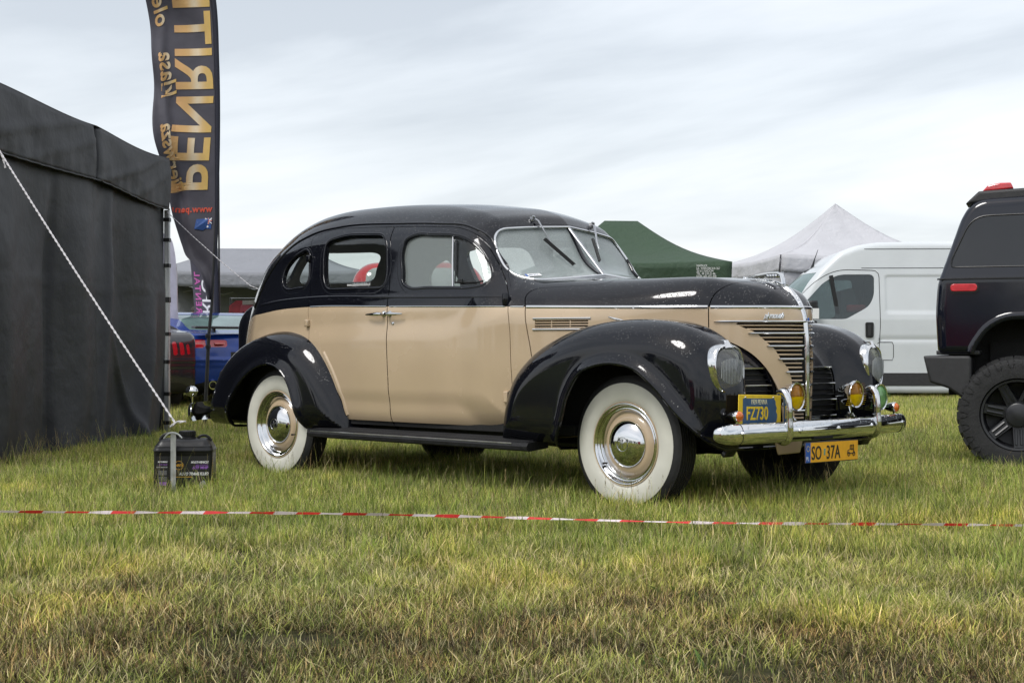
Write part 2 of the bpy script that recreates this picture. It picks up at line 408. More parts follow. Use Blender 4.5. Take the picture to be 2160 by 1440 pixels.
def glass(name,tint=(.8,.85,.83),refl=.12,rough=.02,haze=.0,hcol=(.5,.55,.55),drops=0.):
    m=bpy.data.materials.new(name); m.use_nodes=True; t=m.node_tree; t.nodes.clear(); K=t.links.new
    o=nd('ShaderNodeOutputMaterial',t); tr=nd('ShaderNodeBsdfTransparent',t); tr.inputs[0].default_value=(*tint,1)
    gl=nd('ShaderNodeBsdfGlossy',t); gl.inputs['Roughness'].default_value=rough; gl.inputs[0].default_value=(1,1,1,1)
    lw=nd('ShaderNodeLayerWeight',t); lw.inputs[0].default_value=.5; pw=nd('ShaderNodeMath',t,operation='POWER'); K(lw.outputs['Facing'],pw.inputs[0]); pw.inputs[1].default_value=5.
    ml=nd('ShaderNodeMath',t,operation='MULTIPLY_ADD'); K(pw.outputs[0],ml.inputs[0]); ml.inputs[1].default_value=.9; ml.inputs[2].default_value=refl; ml.use_clamp=True
    ms=nd('ShaderNodeMixShader',t); K(ml.outputs[0],ms.inputs[0]); K(tr.outputs[0],ms.inputs[1]); K(gl.outputs[0],ms.inputs[2]); last=ms
    if haze or drops:
        df=nd('ShaderNodeBsdfDiffuse',t); df.inputs[0].default_value=(*hcol,1); tl=nd('ShaderNodeBsdfTranslucent',t); tl.inputs[0].default_value=(*hcol,1)
        mt=nd('ShaderNodeMixShader',t); mt.inputs[0].default_value=.5; K(df.outputs[0],mt.inputs[1]); K(tl.outputs[0],mt.inputs[2])
        m2=nd('ShaderNodeMixShader',t); m2.inputs[0].default_value=haze; K(ms.outputs[0],m2.inputs[1]); K(mt.outputs[0],m2.inputs[2]); last=m2
        if drops:
            tc=nd('ShaderNodeTexCoord',t); vo=nd('ShaderNodeTexVoronoi',t); vo.inputs['Scale'].default_value=150; K(tc.outputs['Object'],vo.inputs[0])
            mr=nd('ShaderNodeMapRange',t); K(vo.outputs['Distance'],mr.inputs[0]); mr.inputs[1].default_value=.18; mr.inputs[2].default_value=.4; mr.inputs[3].default_value=min(1,haze+drops); mr.inputs[4].default_value=haze
            K(mr.outputs[0],m2.inputs[0])
    K(last.outputs[0],o.inputs[0]); return m
def emptymat(): pass
BLACK=mat('black_gloss_paint',(.0045,.005,.008),.06,spec=.45,coat=0,var=.2,vscale=3,drops=.55)
TAN=mat('tan_gloss_paint',(.505,.385,.255),.24,spec=.5,coat=.6,var=.05,vscale=2.5,bump=.012,bscale=60,rvar=.3)
LINER=mat('headliner_cloth',(.13,.115,.10),.9,var=.15,vscale=20,bump=.2,bscale=300)
SOOT=mat('underbody_black',(.010,.010,.010),.8,var=.4,vscale=12,bump=.3)
CHROME=mat('chrome',(.66,.67,.68),.05,metal=1,var=.04,vscale=9,rvar=.4)
CHROMEW=mat('wet_chrome',(.68,.69,.70),.06,metal=1,var=.05,vscale=9,rvar=.4,drops=.8)
STEEL=mat('brushed_steel',(.42,.43,.45),.3,metal=1,var=.15,vscale=14)
RUBBER=mat('tyre_rubber',(.016,.016,.017),.65,var=.3,vscale=14,bump=.25,bscale=60)
WHITEWALL=mat('whitewall_rubber',(.62,.61,.54),.55,var=.07,vscale=9,bump=.05)
MAT_RIB=mat('ribbed_rubber_mat',(.011,.011,.012),.6,spec=.3,var=.35,vscale=10,bump=.5,bscale=45)
GLASS=glass('car_glass',(.95,.97,.96),.03,.015,haze=.012,hcol=(.40,.45,.43))
GLASSF=glass('sky_haze_glass',(.93,.95,.94),.05,.03,haze=.36,hcol=(.52,.57,.56))  # milky haze paints the pale sky reflection into the front door glass
GLASSW=glass('rainy_windscreen',(.93,.95,.94),.05,.03,haze=.44,hcol=(.66,.72,.72),drops=.22)
LENS=glass('headlamp_glass',(.94,.95,.96),.06,.04,haze=.14,hcol=(.75,.77,.78))
FLUTE=glass('fluted_glass',(.7,.72,.73),.20,.08,haze=.5,hcol=(.75,.77,.78))
REFL=mat('lamp_reflector',(.80,.81,.82),.28,metal=.9,var=.15,vscale=30)
AMBER=mat('amber_lens',(.90,.42,.02),.12,spec=.7,coat=1,var=.1,vscale=60,trans=.35)
YELLOW=mat('yellow_lens',(.95,.66,.005),.12,spec=.4,coat=.2,var=.12,vscale=40,trans=.35)
BROWNL=mat('amber_brown_lens',(.40,.17,.008),.12,spec=.4,coat=.2,var=.2,vscale=40,trans=.3)
GREENL=mat('green_lens',(.30,.62,.25),.12,spec=.7,coat=1,var=.3,vscale=30,bump=.6,bscale=50,trans=.4)
ORANGE=mat('orange_lens',(.85,.20,.02),.12,spec=.7,coat=1,var=.2,vscale=60,trans=.3)
REDL=mat('red_lens',(.55,.01,.02),.12,spec=.7,coat=1,var=.2,vscale=30)
PLY=mat('plate_yellow',(.80,.55,.02),.35,var=.08,vscale=30)
PLO=mat('plate_orange_yellow',(.85,.42,.02),.35,var=.06,vscale=30)
PLB=mat('plate_blue',(.03,.09,.20),.35,var=.12,vscale=30)
PLEU=mat('plate_band_blue',(.01,.09,.40),.35,var=.05,vscale=30)
INK=mat('black_ink',(.012,.012,.012),.5,var=.05)
WHITE=mat('white_print',(.80,.80,.80),.5,var=.04)
CREAM=mat('cream_print',(.75,.70,.45),.45,var=.06)
PLASTIC=mat('dark_grey_plastic',(.028,.028,.030),.55,var=.2,vscale=25,bump=.25,bscale=250)
BLACKPL=mat('black_plastic',(.012,.012,.013),.35,var=.2,vscale=14)

# ================================================================== THE TWO-TONE VINTAGE SEDAN
_cab=np.concatenate([np.array([(-.80,.60),(-.80,1.13),(-.862,1.22)]),np.array([(-.907,1.29),(-1.09,1.576)]),spline([(-1.105,1.60),(-1.15,1.642),(-1.25,1.685),(-1.5,1.733),(-1.93,1.774),(-2.4,1.788),(-2.8,1.778),(-3.1,1.743),(-3.35,1.683),(-3.55,1.60),(-3.7,1.495),(-3.83,1.33),(-3.92,1.15),(-3.98,.95),(-4.0,.6)],6)])
_low=np.concatenate([np.array([(.55,.34),(.583,.45)]),spline([(.585,.60),(.584,.75),(.579,.93),(.562,1.035),(.525,1.105),(.465,1.162),(.40,1.190),(.17,1.226),(-.17,1.238),(-.565,1.252),(-.9,1.27)],7),np.array([(-1.1,1.24),(-1.4,1.16),(-3.2,1.12)]),spline([(-3.6,1.12),(-3.85,1.06),(-3.97,.92),(-4.0,.7),(-3.98,.5),(-3.9,.36)],5)])
wb=Curve([(-4.3,.42),(-4.1,.52),(-3.8,.625),(-3.5,.695),(-3.1,.75),(-2.6,.785),(-2.0,.80),(-1.4,.795),(-.85,.757),(-.7,.725),(-.4,.635),(0,.505),(.2,.415),(.35,.325),(.45,.240),(.53,.145),(.555,.10),(.580,.05),(.61,-.05),(.7,-.4)])
rh=Curve([(-4.2,.2),(-1.5,.2),(-.8,.22),(-.2,.2),(.2,.16),(.4,.11),(.55,.035),(.6,.02),(.8,.02)])
BELTC=Curve([(-4.3,.45),(-4.1,.55),(-3.97,.76),(-3.86,.908),(-3.726,1.0),(-3.5,1.05),(-3.22,1.078),(-3.03,1.098),(-2.65,1.113),(-1.87,1.100),(-.9,1.081),(.2,1.065),(.60,1.064)],10)
def xs(P):
    x=P[:,0];ay=np.abs(P[:,1]); return x-1.15*ay**2*ss(-2.5,-3.5,x)
def cabin(P):
    x,y,z=P.T;ay=np.abs(y)
    X=xs(P)+.16*ay*ss(-1.8,-1.3,x); zz=z+.17*y*y
    d=polysd(_cab,X,zz)*.97
    gw=wb(x)-.012-.02*ss(1.06,1.2,z)-.27*np.maximum(0,z-1.15)
    ds=(ay-gw)*.965
    r=.17+.05*ss(-1.3,-2.0,x); r=np.where(z<1.35,.11,.11+(r-.11)*ss(1.35,1.6,z))
    return rint(d,ds,r)
def lower(P):
    x,y,z=P.T;ay=np.abs(y)
    X=xs(P); zz=z+(.12*ss(.3,-.5,x)+.9*ss(.15,.45,x))*y*y
    d=polysd(_low,X,zz)
    tuck=.022*ss(.80,.30,z)+.004*((z-.85)/.3)**2*ss(-.6,-1.2,x)
    sl=np.interp(x,[-4.2,-3.8,-3,-.9,-.2,.2,.45,.6],[.6,.8,.99,.97,.93,.9,.75,.55])
    return rint(d,(ay-wb(x)+tuck)*sl,rh(x))
def trunk(P):
    x,y,z=P.T; return rbox(x+3.61,y,z-.85,.40,.44,.33,.2)
def sedan(P):
    k=.035+.13*ss(-1.3,-1.0,P[:,0])
    return smin(smin(cabin(P),lower(P),k),trunk(P),.07)
def march(f,O,D,t0=0,t1=1.5,n=260):
    """first surface point along rays (vectorised)"""
    O=np.atleast_2d(np.asarray(O,float));D=np.broadcast_to(np.asarray(D,float),O.shape); ts=np.linspace(t0,t1,n)
    P=O[:,None,:]+D[:,None,:]*ts[None,:,None]; v=f(P.reshape(-1,3)).reshape(len(O),n)
    hit=(v<0).any(1); i=np.where(hit,np.argmax(v<0,1),n-1); i=np.maximum(i,1); a=ts[i-1];b=ts[i]
    for _ in range(12):
        m=(a+b)/2; vm=f(O+D*m[:,None]); a=np.where(vm<0,a,m);b=np.where(vm<0,m,b)
    P=O+D*((a+b)/2)[:,None]; N=gradf(f,P,.01); return P,N/np.linalg.norm(N,axis=1,keepdims=True)
def side(xz,s=-1,f=None):
    xz=np.asarray(xz,float); return march(f or sedan,np.c_[xz[:,0],np.full(len(xz),s*1.1),xz[:,1]],(0,-s,0),0,1.1)
def front(yz,f=None):
    yz=np.asarray(yz,float); return march(f or sedan,np.c_[np.full(len(yz),-.4),yz],(-1,0,0),0,1.2)
def top(xy,f=None):
    xy=np.asarray(xy,float); return march(f or sedan,np.c_[xy,np.full(len(xy),1.95)],(0,0,-1),0,1.2)
def strip(b,P,N,w,h,closed=False,n=7,lift=0.):
    """half-round moulding of width w and height h laid on the surface points P with normals N"""
    m=len(P); T=(np.roll(P,-1,0)-np.roll(P,1,0)) if closed else np.gradient(P,axis=0)
    T/=np.linalg.norm(T,axis=1,keepdims=True)+1e-12; S=np.cross(N,T); S/=np.linalg.norm(S,axis=1,keepdims=True)+1e-12
    w=np.broadcast_to(w,(m,)); V=[]
    ang=np.linspace(0,math.pi,n)
    for i in range(m):
        for a in ang: V.append(P[i]+S[i]*math.cos(a)*w[i]/2+N[i]*(math.sin(a)*h-.003+lift))
        V.append(P[i]-N[i]*(.012-lift))
    k=n+1; F=[]
    for i in range(m if closed else m-1):
        j=(i+1)%m
        for q in range(k): F.append((i*k+q,i*k+(q+1)%k,j*k+(q+1)%k,j*k+q))
    if not closed: F+= [tuple(range(k))[::-1],tuple((m-1)*k+q for q in range(k))]
    return b.add(V,F)
def resamp(P,d):
    P=np.asarray(P,float); s=np.r_[0,np.cumsum(np.linalg.norm(np.diff(P,axis=0),axis=1))]; n=max(2,int(s[-1]/d)+1); t=np.linspace(0,s[-1],n)
    return np.stack([np.interp(t,s,P[:,i]) for i in range(P.shape[1])],1)
def sm2(p,n=5): return spline(p,n)
FFP=np.concatenate([sm2([(-.945,.30),(-.93,.36),(-.905,.52),(-.82,.70),(-.69,.812),(-.48,.912),(-.27,.970),(-.06,.995),(.15,.995),(.31,.975),(.44,.930),(.525,.872),(.572,.80),(.602,.72),(.618,.62),(.615,.50),(.59,.38),(.54,.30)],4)])
FOP=sm2([(-.52,.20),(-.44,.31),(-.355,.43),(-.294,.60),(-.204,.717),(-.1,.758),(.03,.77),(.16,.744),(.27,.669),(.378,.564),(.49,.445),(.555,.36),(.60,.29),(.64,.20)],5)
FOPn=FOP
foy=Curve([(-1.2,.80),(-.95,.855),(-.6,.90),(0,.925),(.3,.918),(.5,.885),(.62,.82),(.8,.7)]); fiy=Curve([(-1.2,.55),(-.5,.5),(0,.44),(.6,.46)])
CWP=np.concatenate([sm2([(-.3,.955),(.15,.935),(.25,.915),(.335,.880),(.405,.825),(.45,.765),(.478,.70),(.492,.62),(.50,.50),(.49,.42),(.46,.33)],4),np.array([(-.3,.33)])])
def ffend(P):
    x,y,z=P.T;ay=np.abs(y)
    d=polysd(FFP,x+.35*np.maximum(0,.62-ay)*ss(.1,.45,x),z); do=ay-foy(x); di=(fiy(x)-ay)
    op=polysd(FOP,x,z); 
    flare=.030*np.exp(-(np.maximum(op,0)/.035)**2)*ss(.5,.75,ay)*ss(.62,.40,x)
    a=rint(d,rint(do-flare*.9+.012,di,.10),.17)
    cw=rint(polysd(CWP,x+.10*np.maximum(ay-.15,0),z),np.maximum(ay-.66,-.35-x),.05)
    return smin(a,cw,.09)
RFP=sm2([(-3.83,.31),(-3.815,.38),(-3.745,.56),(-3.645,.69),(-3.41,.852),(-3.19,.925),(-3.0,.958),(-2.81,.953),(-2.60,.898),(-2.465,.795),(-2.355,.654),(-2.285,.50),(-2.255,.36),(-2.25,.31)],5)
ROP=sm2([(-3.52,.20),(-3.45,.32),(-3.418,.372),(-3.344,.490),(-3.22,.620),(-3.05,.717),(-2.91,.747),(-2.80,.725),(-2.695,.640),(-2.635,.514),(-2.605,.40),(-2.585,.35),(-2.575,.20)],5)
roy=Curve([(-4,.76),(-3.8,.81),(-3.5,.87),(-3,.905),(-2.6,.905),(-2.3,.88),(-2.1,.86)])
def rfend(P):
    x,y,z=P.T;ay=np.abs(y)
    d=polysd(RFP,x,z); op=polysd(ROP,x,z); flare=.028*np.exp(-(np.maximum(op,0)/.035)**2)*ss(.5,.75,ay)
    return rint(d,rint(ay-roy(x)-flare*.9+.012,.5-ay,.1),.17)
M0=surfnet(sedan,(-4.30,-.9,.30),(.66,.9,1.85),.0145)
print('shell',len(M0[2]),round(time.time()-T0,1))
RWIN=rpoly([(-2.51,1.232),(-1.955,1.228),(-1.950,1.30),(-2.03,1.552),(-2.44,1.572),(-2.625,1.54),(-2.615,1.44),(-2.56,1.29)],[.07,.05,.05,.09,.15,.05,.06,.12])
FWIN=spline([(-1.72,1.222),(-1.776,1.250),(-1.797,1.31),(-1.842,1.455),(-1.832,1.503),(-1.775,1.530),(-1.60,1.527),(-1.438,1.515),(-1.325,1.49),(-1.229,1.438),(-1.147,1.358),(-1.098,1.289),(-1.085,1.250),(-1.105,1.225),(-1.167,1.211),(-1.353,1.210),(-1.55,1.216)],5,True)
QWIN=spline([(-3.00,1.262),(-3.035,1.30),(-3.03,1.368),(-2.965,1.438),(-2.88,1.476),(-2.83,1.488),(-2.80,1.47),(-2.765,1.38),(-2.745,1.29),(-2.765,1.258),(-2.83,1.252)],5,True)
WS=rpoly([(-.028,1.292),(-.575,1.243),(-.592,1.40),(-.535,1.532),(-.30,1.556),(-.022,1.573)],[.01,.07,.3,.10,.1,.01])
WSO=rpoly([(0,1.283),(-.592,1.232),(-.608,1.40),(-.545,1.545),(-.30,1.568),(0,1.584)],[.0,.08,.3,.11,.1,.0])
BL=spline([(-1.999,1.62),(-1.996,1.60),(-1.933,1.379),(-1.88,1.15),(-1.86,.885),(-1.849,.622),(-1.862,.30)],5)
FRE=spline([(-.852,.30),(-.848,.578),(-.854,.761),(-.886,1.08),(-.912,1.14),(-.966,1.205),(-1.048,1.291),(-1.139,1.406),(-1.219,1.487),(-1.364,1.551),(-1.618,1.58),(-1.99,1.603)],5)
RTOP=spline([(-1.999,1.602),(-2.3,1.615),(-2.617,1.618),(-2.80,1.590)],4)
RRE=np.array([(-2.815,1.575),(-2.75,1.414),(-2.675,1.169),(-2.635,.901),(-2.58,.84),(-2.48,.76),(-2.37,.60),(-2.31,.42),(-2.29,.30)])
FDOOR=np.concatenate([BL[1:],FRE]); RDOOR=np.concatenate([BL[1:][::-1],RTOP,RRE])
def sf(poly,off=0,side_min=.4):
    return lambda V: np.maximum(polysd(poly,V[:,0],V[:,2])-off,side_min-np.abs(V[:,1]))
belt=lambda V: V[:,2]-BELTC(V[:,0])
_,M0=split(M0,lambda V:V[:,2]-.348)
CARR=empty('vintage_sedan',(0,0,0),label='black and beige 1930s sedan with whitewall tyres and chrome grille parked on the grass',cat='vintage car')
C=CARR
# --- windscreen panes
wsf=lambda V: np.maximum(polysd(WS,-np.abs(V[:,1]),V[:,2]),-1.35-V[:,0])
g,M0=split(M0,lambda V: np.maximum(np.maximum(polysd(WS,-np.abs(V[:,1]),V[:,2])-.010,-1.35-V[:,0]),V[:,0]+.5))
for s in (-1,1):
    h,_=split(g,lambda V:-V[:,1]*s)
    panel('windscreen_pane',shift(h,-.010),GLASSW,C,t=.005,inner=True)
b=MB(); wp=np.concatenate([WSO,(WSO*[-1,1])[::-1]]); wp=resamp(wp[np.r_[True,np.linalg.norm(np.diff(wp,axis=0),axis=1)>1e-4]],.012); P_,N_=front(wp)
strip(b,P_,N_,.017,.011,closed=True); trim=b.build('windscreen_trim',CHROME,C,sharp=60)
b=MB(); P_,N_=front([(0,1.285),(0,1.576)]); P_=P_[0]+(P_[1]-P_[0])*np.linspace(0,1,6)[:,None]; N_=np.tile([.843,0,.538],(6,1)); strip(b,P_+N_*.000,N_,.024,.010); b.build('windscreen_divider',STEEL,C)
# --- side windows
winm={}
for nm,poly in (('r',RWIN),('f',FWIN),('q',QWIN)):
    g,M0=split(M0,sf(poly,.0)); winm[nm]=g
for s in (-1,1):
    for poly in (RWIN,FWIN,QWIN):
        d=resamp(np.vstack([poly,poly[:1]]),.02)[:-1]; T_=np.roll(d,-1,0)-np.roll(d,1,0); n2=np.c_[T_[:,1],-T_[:,0]]; n2/=np.linalg.norm(n2,axis=1,keepdims=True)
        ar=np.sum(d[:,0]*np.roll(d[:,1],-1)-np.roll(d[:,0],-1)*d[:,1]); n2*=1 if ar>0 else -1
        for off,wd_,hh in ((.010,.016,.0065),(.043,.012,.0035)):
            q=d+n2*off
            if off>.03: q=np.array([q.mean(0)*0+np.mean([q[(i+j)%len(q)] for j in (-3,-2,-1,0,1,2,3)],axis=0) for i in range(len(q))])
            b=MB(); P_,N_=side(q,s); strip(b,P_,N_,wd_,hh,closed=True); b.build('window_rim',BLACK,C,sharp=80)
    q=np.c_[np.linspace(-3.25,-.94,90),0*np.linspace(0,1,90)]; q[:,1]=BELTC(q[:,0])+.060; b=MB(); P_,N_=side(q,s); strip(b,P_,N_,.022,.006); b.build('sill_bead',BLACK,C,sharp=80)
# --- rear windows
RW=lambda V: np.maximum(polysd(rpoly([(-.52,1.345),(-.035,1.335),(-.035,1.56),(-.45,1.57)],.07),-np.abs(V[:,1]),V[:,2]),V[:,0]+3.2)
g,M0=split(M0,RW)
for s in (-1,1):
    h,_=split(g,lambda V:-V[:,1]*s); panel('rear_window_pane',shift(h,-.01),GLASS,C,t=.004)
# --- hood and nose seams
HS=Curve([(.2,.233),(.945,.234),(1.082,.236),(1.14,.246),(1.186,.275),(1.215,.322),(1.27,.40)]); HR=Curve([(.2,-.70),(.751,-.719),(.95,-.756),(1.072,-.783),(1.157,-.808),(1.171,-.799),(1.183,-.767),(1.19,-.685),(1.196,-.56),(1.21,-.40),(1.235,-.36),(1.3,-.34)])
def gap(f,wd): return lambda V: np.abs(f(V))-wd
seamF=lambda V: V[:,0]-HS(V[:,2]); seamR=lambda V: V[:,0]-HR(V[:,2])
nose,M0=split(M0,lambda V:.0025-seamF(V))
M0_,_=split(M0,lambda V:seamF(V)+.0025); M0=M0_
# rear seam of hood: use x on the sides and an arc on top
def seamR3(V):
    x,y,z=V.T; ay=np.abs(y)
    xs_=np.where(z<1.157,HR(np.minimum(z,1.157)),np.interp(ay,[0,.3,.476,.513,.555,.60,.628,.652,.668],[-.372,-.374,-.385,-.437,-.559,-.682,-.767,-.799,-.808]))
    return x-xs_
hood,M0=split(M0,lambda V:.003-seamR3(V)); M0,_=split(M0,lambda V:seamR3(V)+.003)
hood_top,hood_side=split(hood,lambda V:-belt(V))
panel('hood',hood_top,[BLACK,SOOT],C,t=.02)
# side vents in the hood sides
VX0,VX1,VZ0,VZ1=-.712,-.392,.958,1.007
for s in (-1,1):
    hs,_=split(hood_side,lambda V:-V[:,1]*s); inr,hs=split(hs,lambda V:ffend(V)+.03); panel('inner_fender',inr,[SOOT,SOOT],C,t=.02)
    _,hs=split(hs,lambda V:polysd(np.array([(-.708,.957),(-.397,.957),(-.397,1.006),(-.708,1.006)]),V[:,0],V[:,2]))
    panel('hood_side',hs,[TAN,SOOT],C,t=.02)
    b=MB(); P_,N_=side([(x,.983) for x in np.linspace(-.72,-.385,12)],s); strip(b,P_-N_*.03,N_,.10,.004); b.build('vent_backing',SOOT,C)
    for zc in (.9615,.9755,.9895,1.0025):
        b=MB(); P_,N_=side([(x,zc) for x in np.linspace(-.709,-.396,12)],s); strip(b,P_-N_*.004,N_,.0072 if zc!=.9615 else .006,.006); b.build('vent_slat',TAN,C)
    for xc in (-.608,-.500):
        b=MB(); P_,N_=side([(xc,z_) for z_ in (.956,.97,.985,1.007)],s); strip(b,P_-N_*.002,N_,.007,.005); b.build('vent_rib',TAN,C)
    for zc in (1.0105,.951):
        b=MB(); P_,N_=side([(x,zc+.002*(x+.5)) for x in np.linspace(-.72,-.383,14)],s); strip(b,P_,N_,.015,.010); b.build('vent_moulding',CHROME,C)
    b=MB(); P_,N_=side([(-.275,1.0145),(-.23,1.003),(-.175,.987)],s); b.tube(P_+N_*.018,[.0035,.007,.008],n=8); b.lathe([(0,.03),(.012,.028),(.014,0)],14,c=P_[2],axis=N_[2]); b.build('hood_latch_handle',CHROME,C)
# --- doors
for s in (-1,1):
    H,_=split(M0,lambda V:-V[:,1]*s)
    for nm,poly,wk in (('front_door',FDOOR,'f'),('rear_door',RDOOR,'r')):
        D,_=split(H,sf(poly,-.0035)); 
        D,_=split(D,lambda V:.402-V[:,2])
        up_,lo_=split(D,lambda V:-belt(V))
        d=panel(nm,lo_,[TAN,LINER],C,t=.035)
        panel('window_frame',up_,[BLACK,LINER],d,t=.035)
        gw,_=split(winm[wk],lambda V:-V[:,1]*s)
        if wk=='f':
            dv=lambda V:V[:,0]-np.interp(V[:,2],[1.214,1.512],[-1.358,-1.440])
            g1,g2=split(gw,lambda V:dv(V)); panel('window_glass',shift(g1,-.022),GLASSF,d,t=.005); panel('vent_window',shift(g2,-.020),GLASS,d,t=.005)
            b=MB(); P_,N_=side([(-1.440,1.514),(-1.40,1.36),(-1.358,1.212)],s); strip(b,P_-N_*.016,N_,.014,.010); b.build('window_divider',CHROME,d)
            b=MB(); P_,N_=side([(-1.40,1.49),(-1.345,1.235)],s); b.tube(P_-N_*.014,.005,n=6)
            vf=[(-1.345,1.235)]+[(-1.16,1.232),(-1.125,1.24)]; P_,N_=side(vf,s); b.tube(P_-N_*.013,.0055,n=6); P_,N_=side([(-1.295,1.240)],s); b.box(P_[0]-N_[0]*.005,(.04,.012,.016)); b.build('vent_window_frame',BLACKPL,d)
        else: panel('window_glass',shift(gw,-.022),GLASS,d,t=.005)
        x0,x1=(-1.853,-.905) if wk=='f' else (-2.645,-1.882)
        b=MB(); q=np.linspace(x0,x1,40); P_,N_=side(np.c_[q,BELTC(q)],s); strip(b,P_,N_,.011,.007); b.build('belt_moulding',CHROME,d)
        # handle
        hx,dr=(-1.852,1) if wk=='f' else (-1.895,-1)
        P_,N_=side([(hx+dr*.005,1.054),(hx+dr*.145,1.053)],s); n_=N_[0]
        b=MB(); b.lathe([(.0001,.012),(.014,.010),(.020,.002),(.021,0)],20,c=P_[0],axis=n_); b.lathe([(.009,0),(.008,.03)],10,c=P_[0],axis=n_)
        hp=np.array([P_[0]+n_*.034-np.array([dr*.010,0,0]),P_[0]+n_*.036+np.array([dr*.02,0,0]),P_[0]*.4+P_[1]*.6+n_*.034,P_[1]+n_*.026]); b.tube(hp,[.0085,.0115,.0085,.004],n=10,flat=(.7,1)); b.build('door_handle',CHROME,d)
        if wk=='f':
            P_,N_=side([(-1.816,.997)],s); b=MB(); b.lathe([(.0001,.008),(.007,.007),(.011,0)],16,c=P_[0],axis=N_[0]); b.build('lock',CHROME,d)
            P_,N_=side([(-.885,.575)],s); b=MB(); b.box(P_[0]+N_[0]*.006,(.030,.022,.062)); bevel(b.build('hinge',TAN,d),.005)
            P_,N_=side([(-.858,.575)],s); b=MB(); b.box(P_[0]+N_[0]*.006,(.020,.022,.070)); bevel(b.build('hinge_bracket',BLACKPL,C),.003)
            P_,N_=side([(-.915,1.118)],s); b=MB(); b.lathe([(0,-.035),(.018,-.033),(.021,-.02),(.021,.02),(.018,.033),(0,.035)],14,c=P_[0]+N_[0]*.010,axis=(0,0,1)); b.build('door_hinge_cap',BLACK,C)
        else:
            P_,N_=side([(-2.655,1.008)],s); b=MB(); b.box(P_[0]+N_[0]*.010,(.034,.028,.046)); bevel(b.build('hinge',TAN,d),.008)
            P_,N_=side([(-2.765,1.43)],s); b=MB(); b.box(P_[0]+N_[0]*.010,(.034,.028,.046)); bevel(b.build('hinge',BLACK,d),.008)
            P_,N_=side([(-2.33,1.243),(-2.0,1.243)],s)
            if s<0:
                X_=P_[1]-P_[0]; text('window_lettering','www.zabytkiemdoslubu.pl',.030,(P_[0]+np.array([.0,.018,-.006]),X_,(0,0,1)),WHITE,d,extr=.0004,wscale=.72)
    # quarter window glass
    gw,_=split(winm['q'],lambda V:-V[:,1]*s); panel('quarter_window',shift(gw,-.022),GLASS,C,t=.005)
# what is left of the shell once the doors are out
_,M0=split(M0,sf(FDOOR,.0)); _,M0=split(M0,sf(RDOOR,.0)); sill,M0=split(M0,lambda V:V[:,2]-.398)
panel('sill',sill,[BLACK,SOOT],C,t=.02)
rearp,M1=split(M0,lambda V:np.maximum(V[:,0]+2.2,V[:,2]-BELTC(V[:,0])))
qp,rearblack=split(rearp,lambda V:.53-np.abs(V[:,1])-.25*ss(-3.6,-3.9,V[:,0])*0+0*V[:,0])
for s in (-1,1):
    h,_=split(qp,lambda V:-V[:,1]*s); inr,h=split(h,lambda V:rfend(V)+.03); panel('inner_fender',inr,[SOOT,SOOT],C,t=.02); panel('quarter_panel',h,[TAN,LINER],C,t=.02)
panel('trunk_lid',rearblack,[BLACK,LINER],C,t=.02)
cowlp,M1=split(M1,lambda V:np.maximum(-1.2-V[:,0],V[:,2]-BELTC(V[:,0])))
for s in (-1,1):
    h,_=split(cowlp,lambda V:-V[:,1]*s); inr,h=split(h,lambda V:ffend(V)+.03); panel('inner_fender',inr,[SOOT,SOOT],C,t=.02); panel('cowl_side',h,[TAN,LINER],C,t=.02)
    q=np.linspace(-.875,-.795,5); b=MB(); P_,N_=side(np.c_[q,BELTC(q)],s); strip(b,P_,N_,.012,.007); b.build('belt_moulding',CHROME,C)
    q=np.linspace(-.778,.228,50); b=MB(); P_,N_=side(np.c_[q,BELTC(q)],s); strip(b,P_,N_,.021,.010); b.build('hood_moulding',CHROME,C)
    q=np.linspace(.240,.560,24); b=MB(); P_,N_=side(np.c_[q,BELTC(q)],s); strip(b,P_,N_,.020,.009); b.build('nose_moulding',CHROME,C)
    # drip rail over the doors
    dr_=spline([(-3.36,1.12),(-3.30,1.235),(-3.168,1.418),(-3.047,1.527),(-2.851,1.598),(-2.534,1.634),(-2.004,1.622),(-1.60,1.598),(-1.35,1.568),(-1.20,1.500),(-1.118,1.403),(-1.03,1.292),(-.945,1.20)],8)
    b=MB(); P_,N_=side(dr_,s); strip(b,P_,N_,np.interp(np.arange(len(P_)),[0,8,len(P_)-9,len(P_)-1],[.003,.016,.016,.003]),.011); b.build('drip_rail',BLACK,C)
panel('roof_shell',M1,[BLACK,LINER],C,t=.025)
# --- nose, grille
_,nose=split(nose,lambda V: np.maximum(V[:,2]-.42,-1-V[:,0]))
GR=np.array([(.66,.985),(.34,.984),(.372,.963),(.394,.951),(.429,.933),(.462,.894),(.477,.875),(.499,.848),(.517,.806),(.532,.769),(.543,.742),(.552,.691),(.556,.62),(.557,.55),(.557,.46),(.66,.46)])
GRs=np.concatenate([GR[:1],spline(GR[1:15],4),GR[15:]])
grf=lambda V: np.maximum(polysd(GRs,V[:,0],V[:,2]),np.abs(V[:,1])-.36)
core,nose=split(nose,grf)
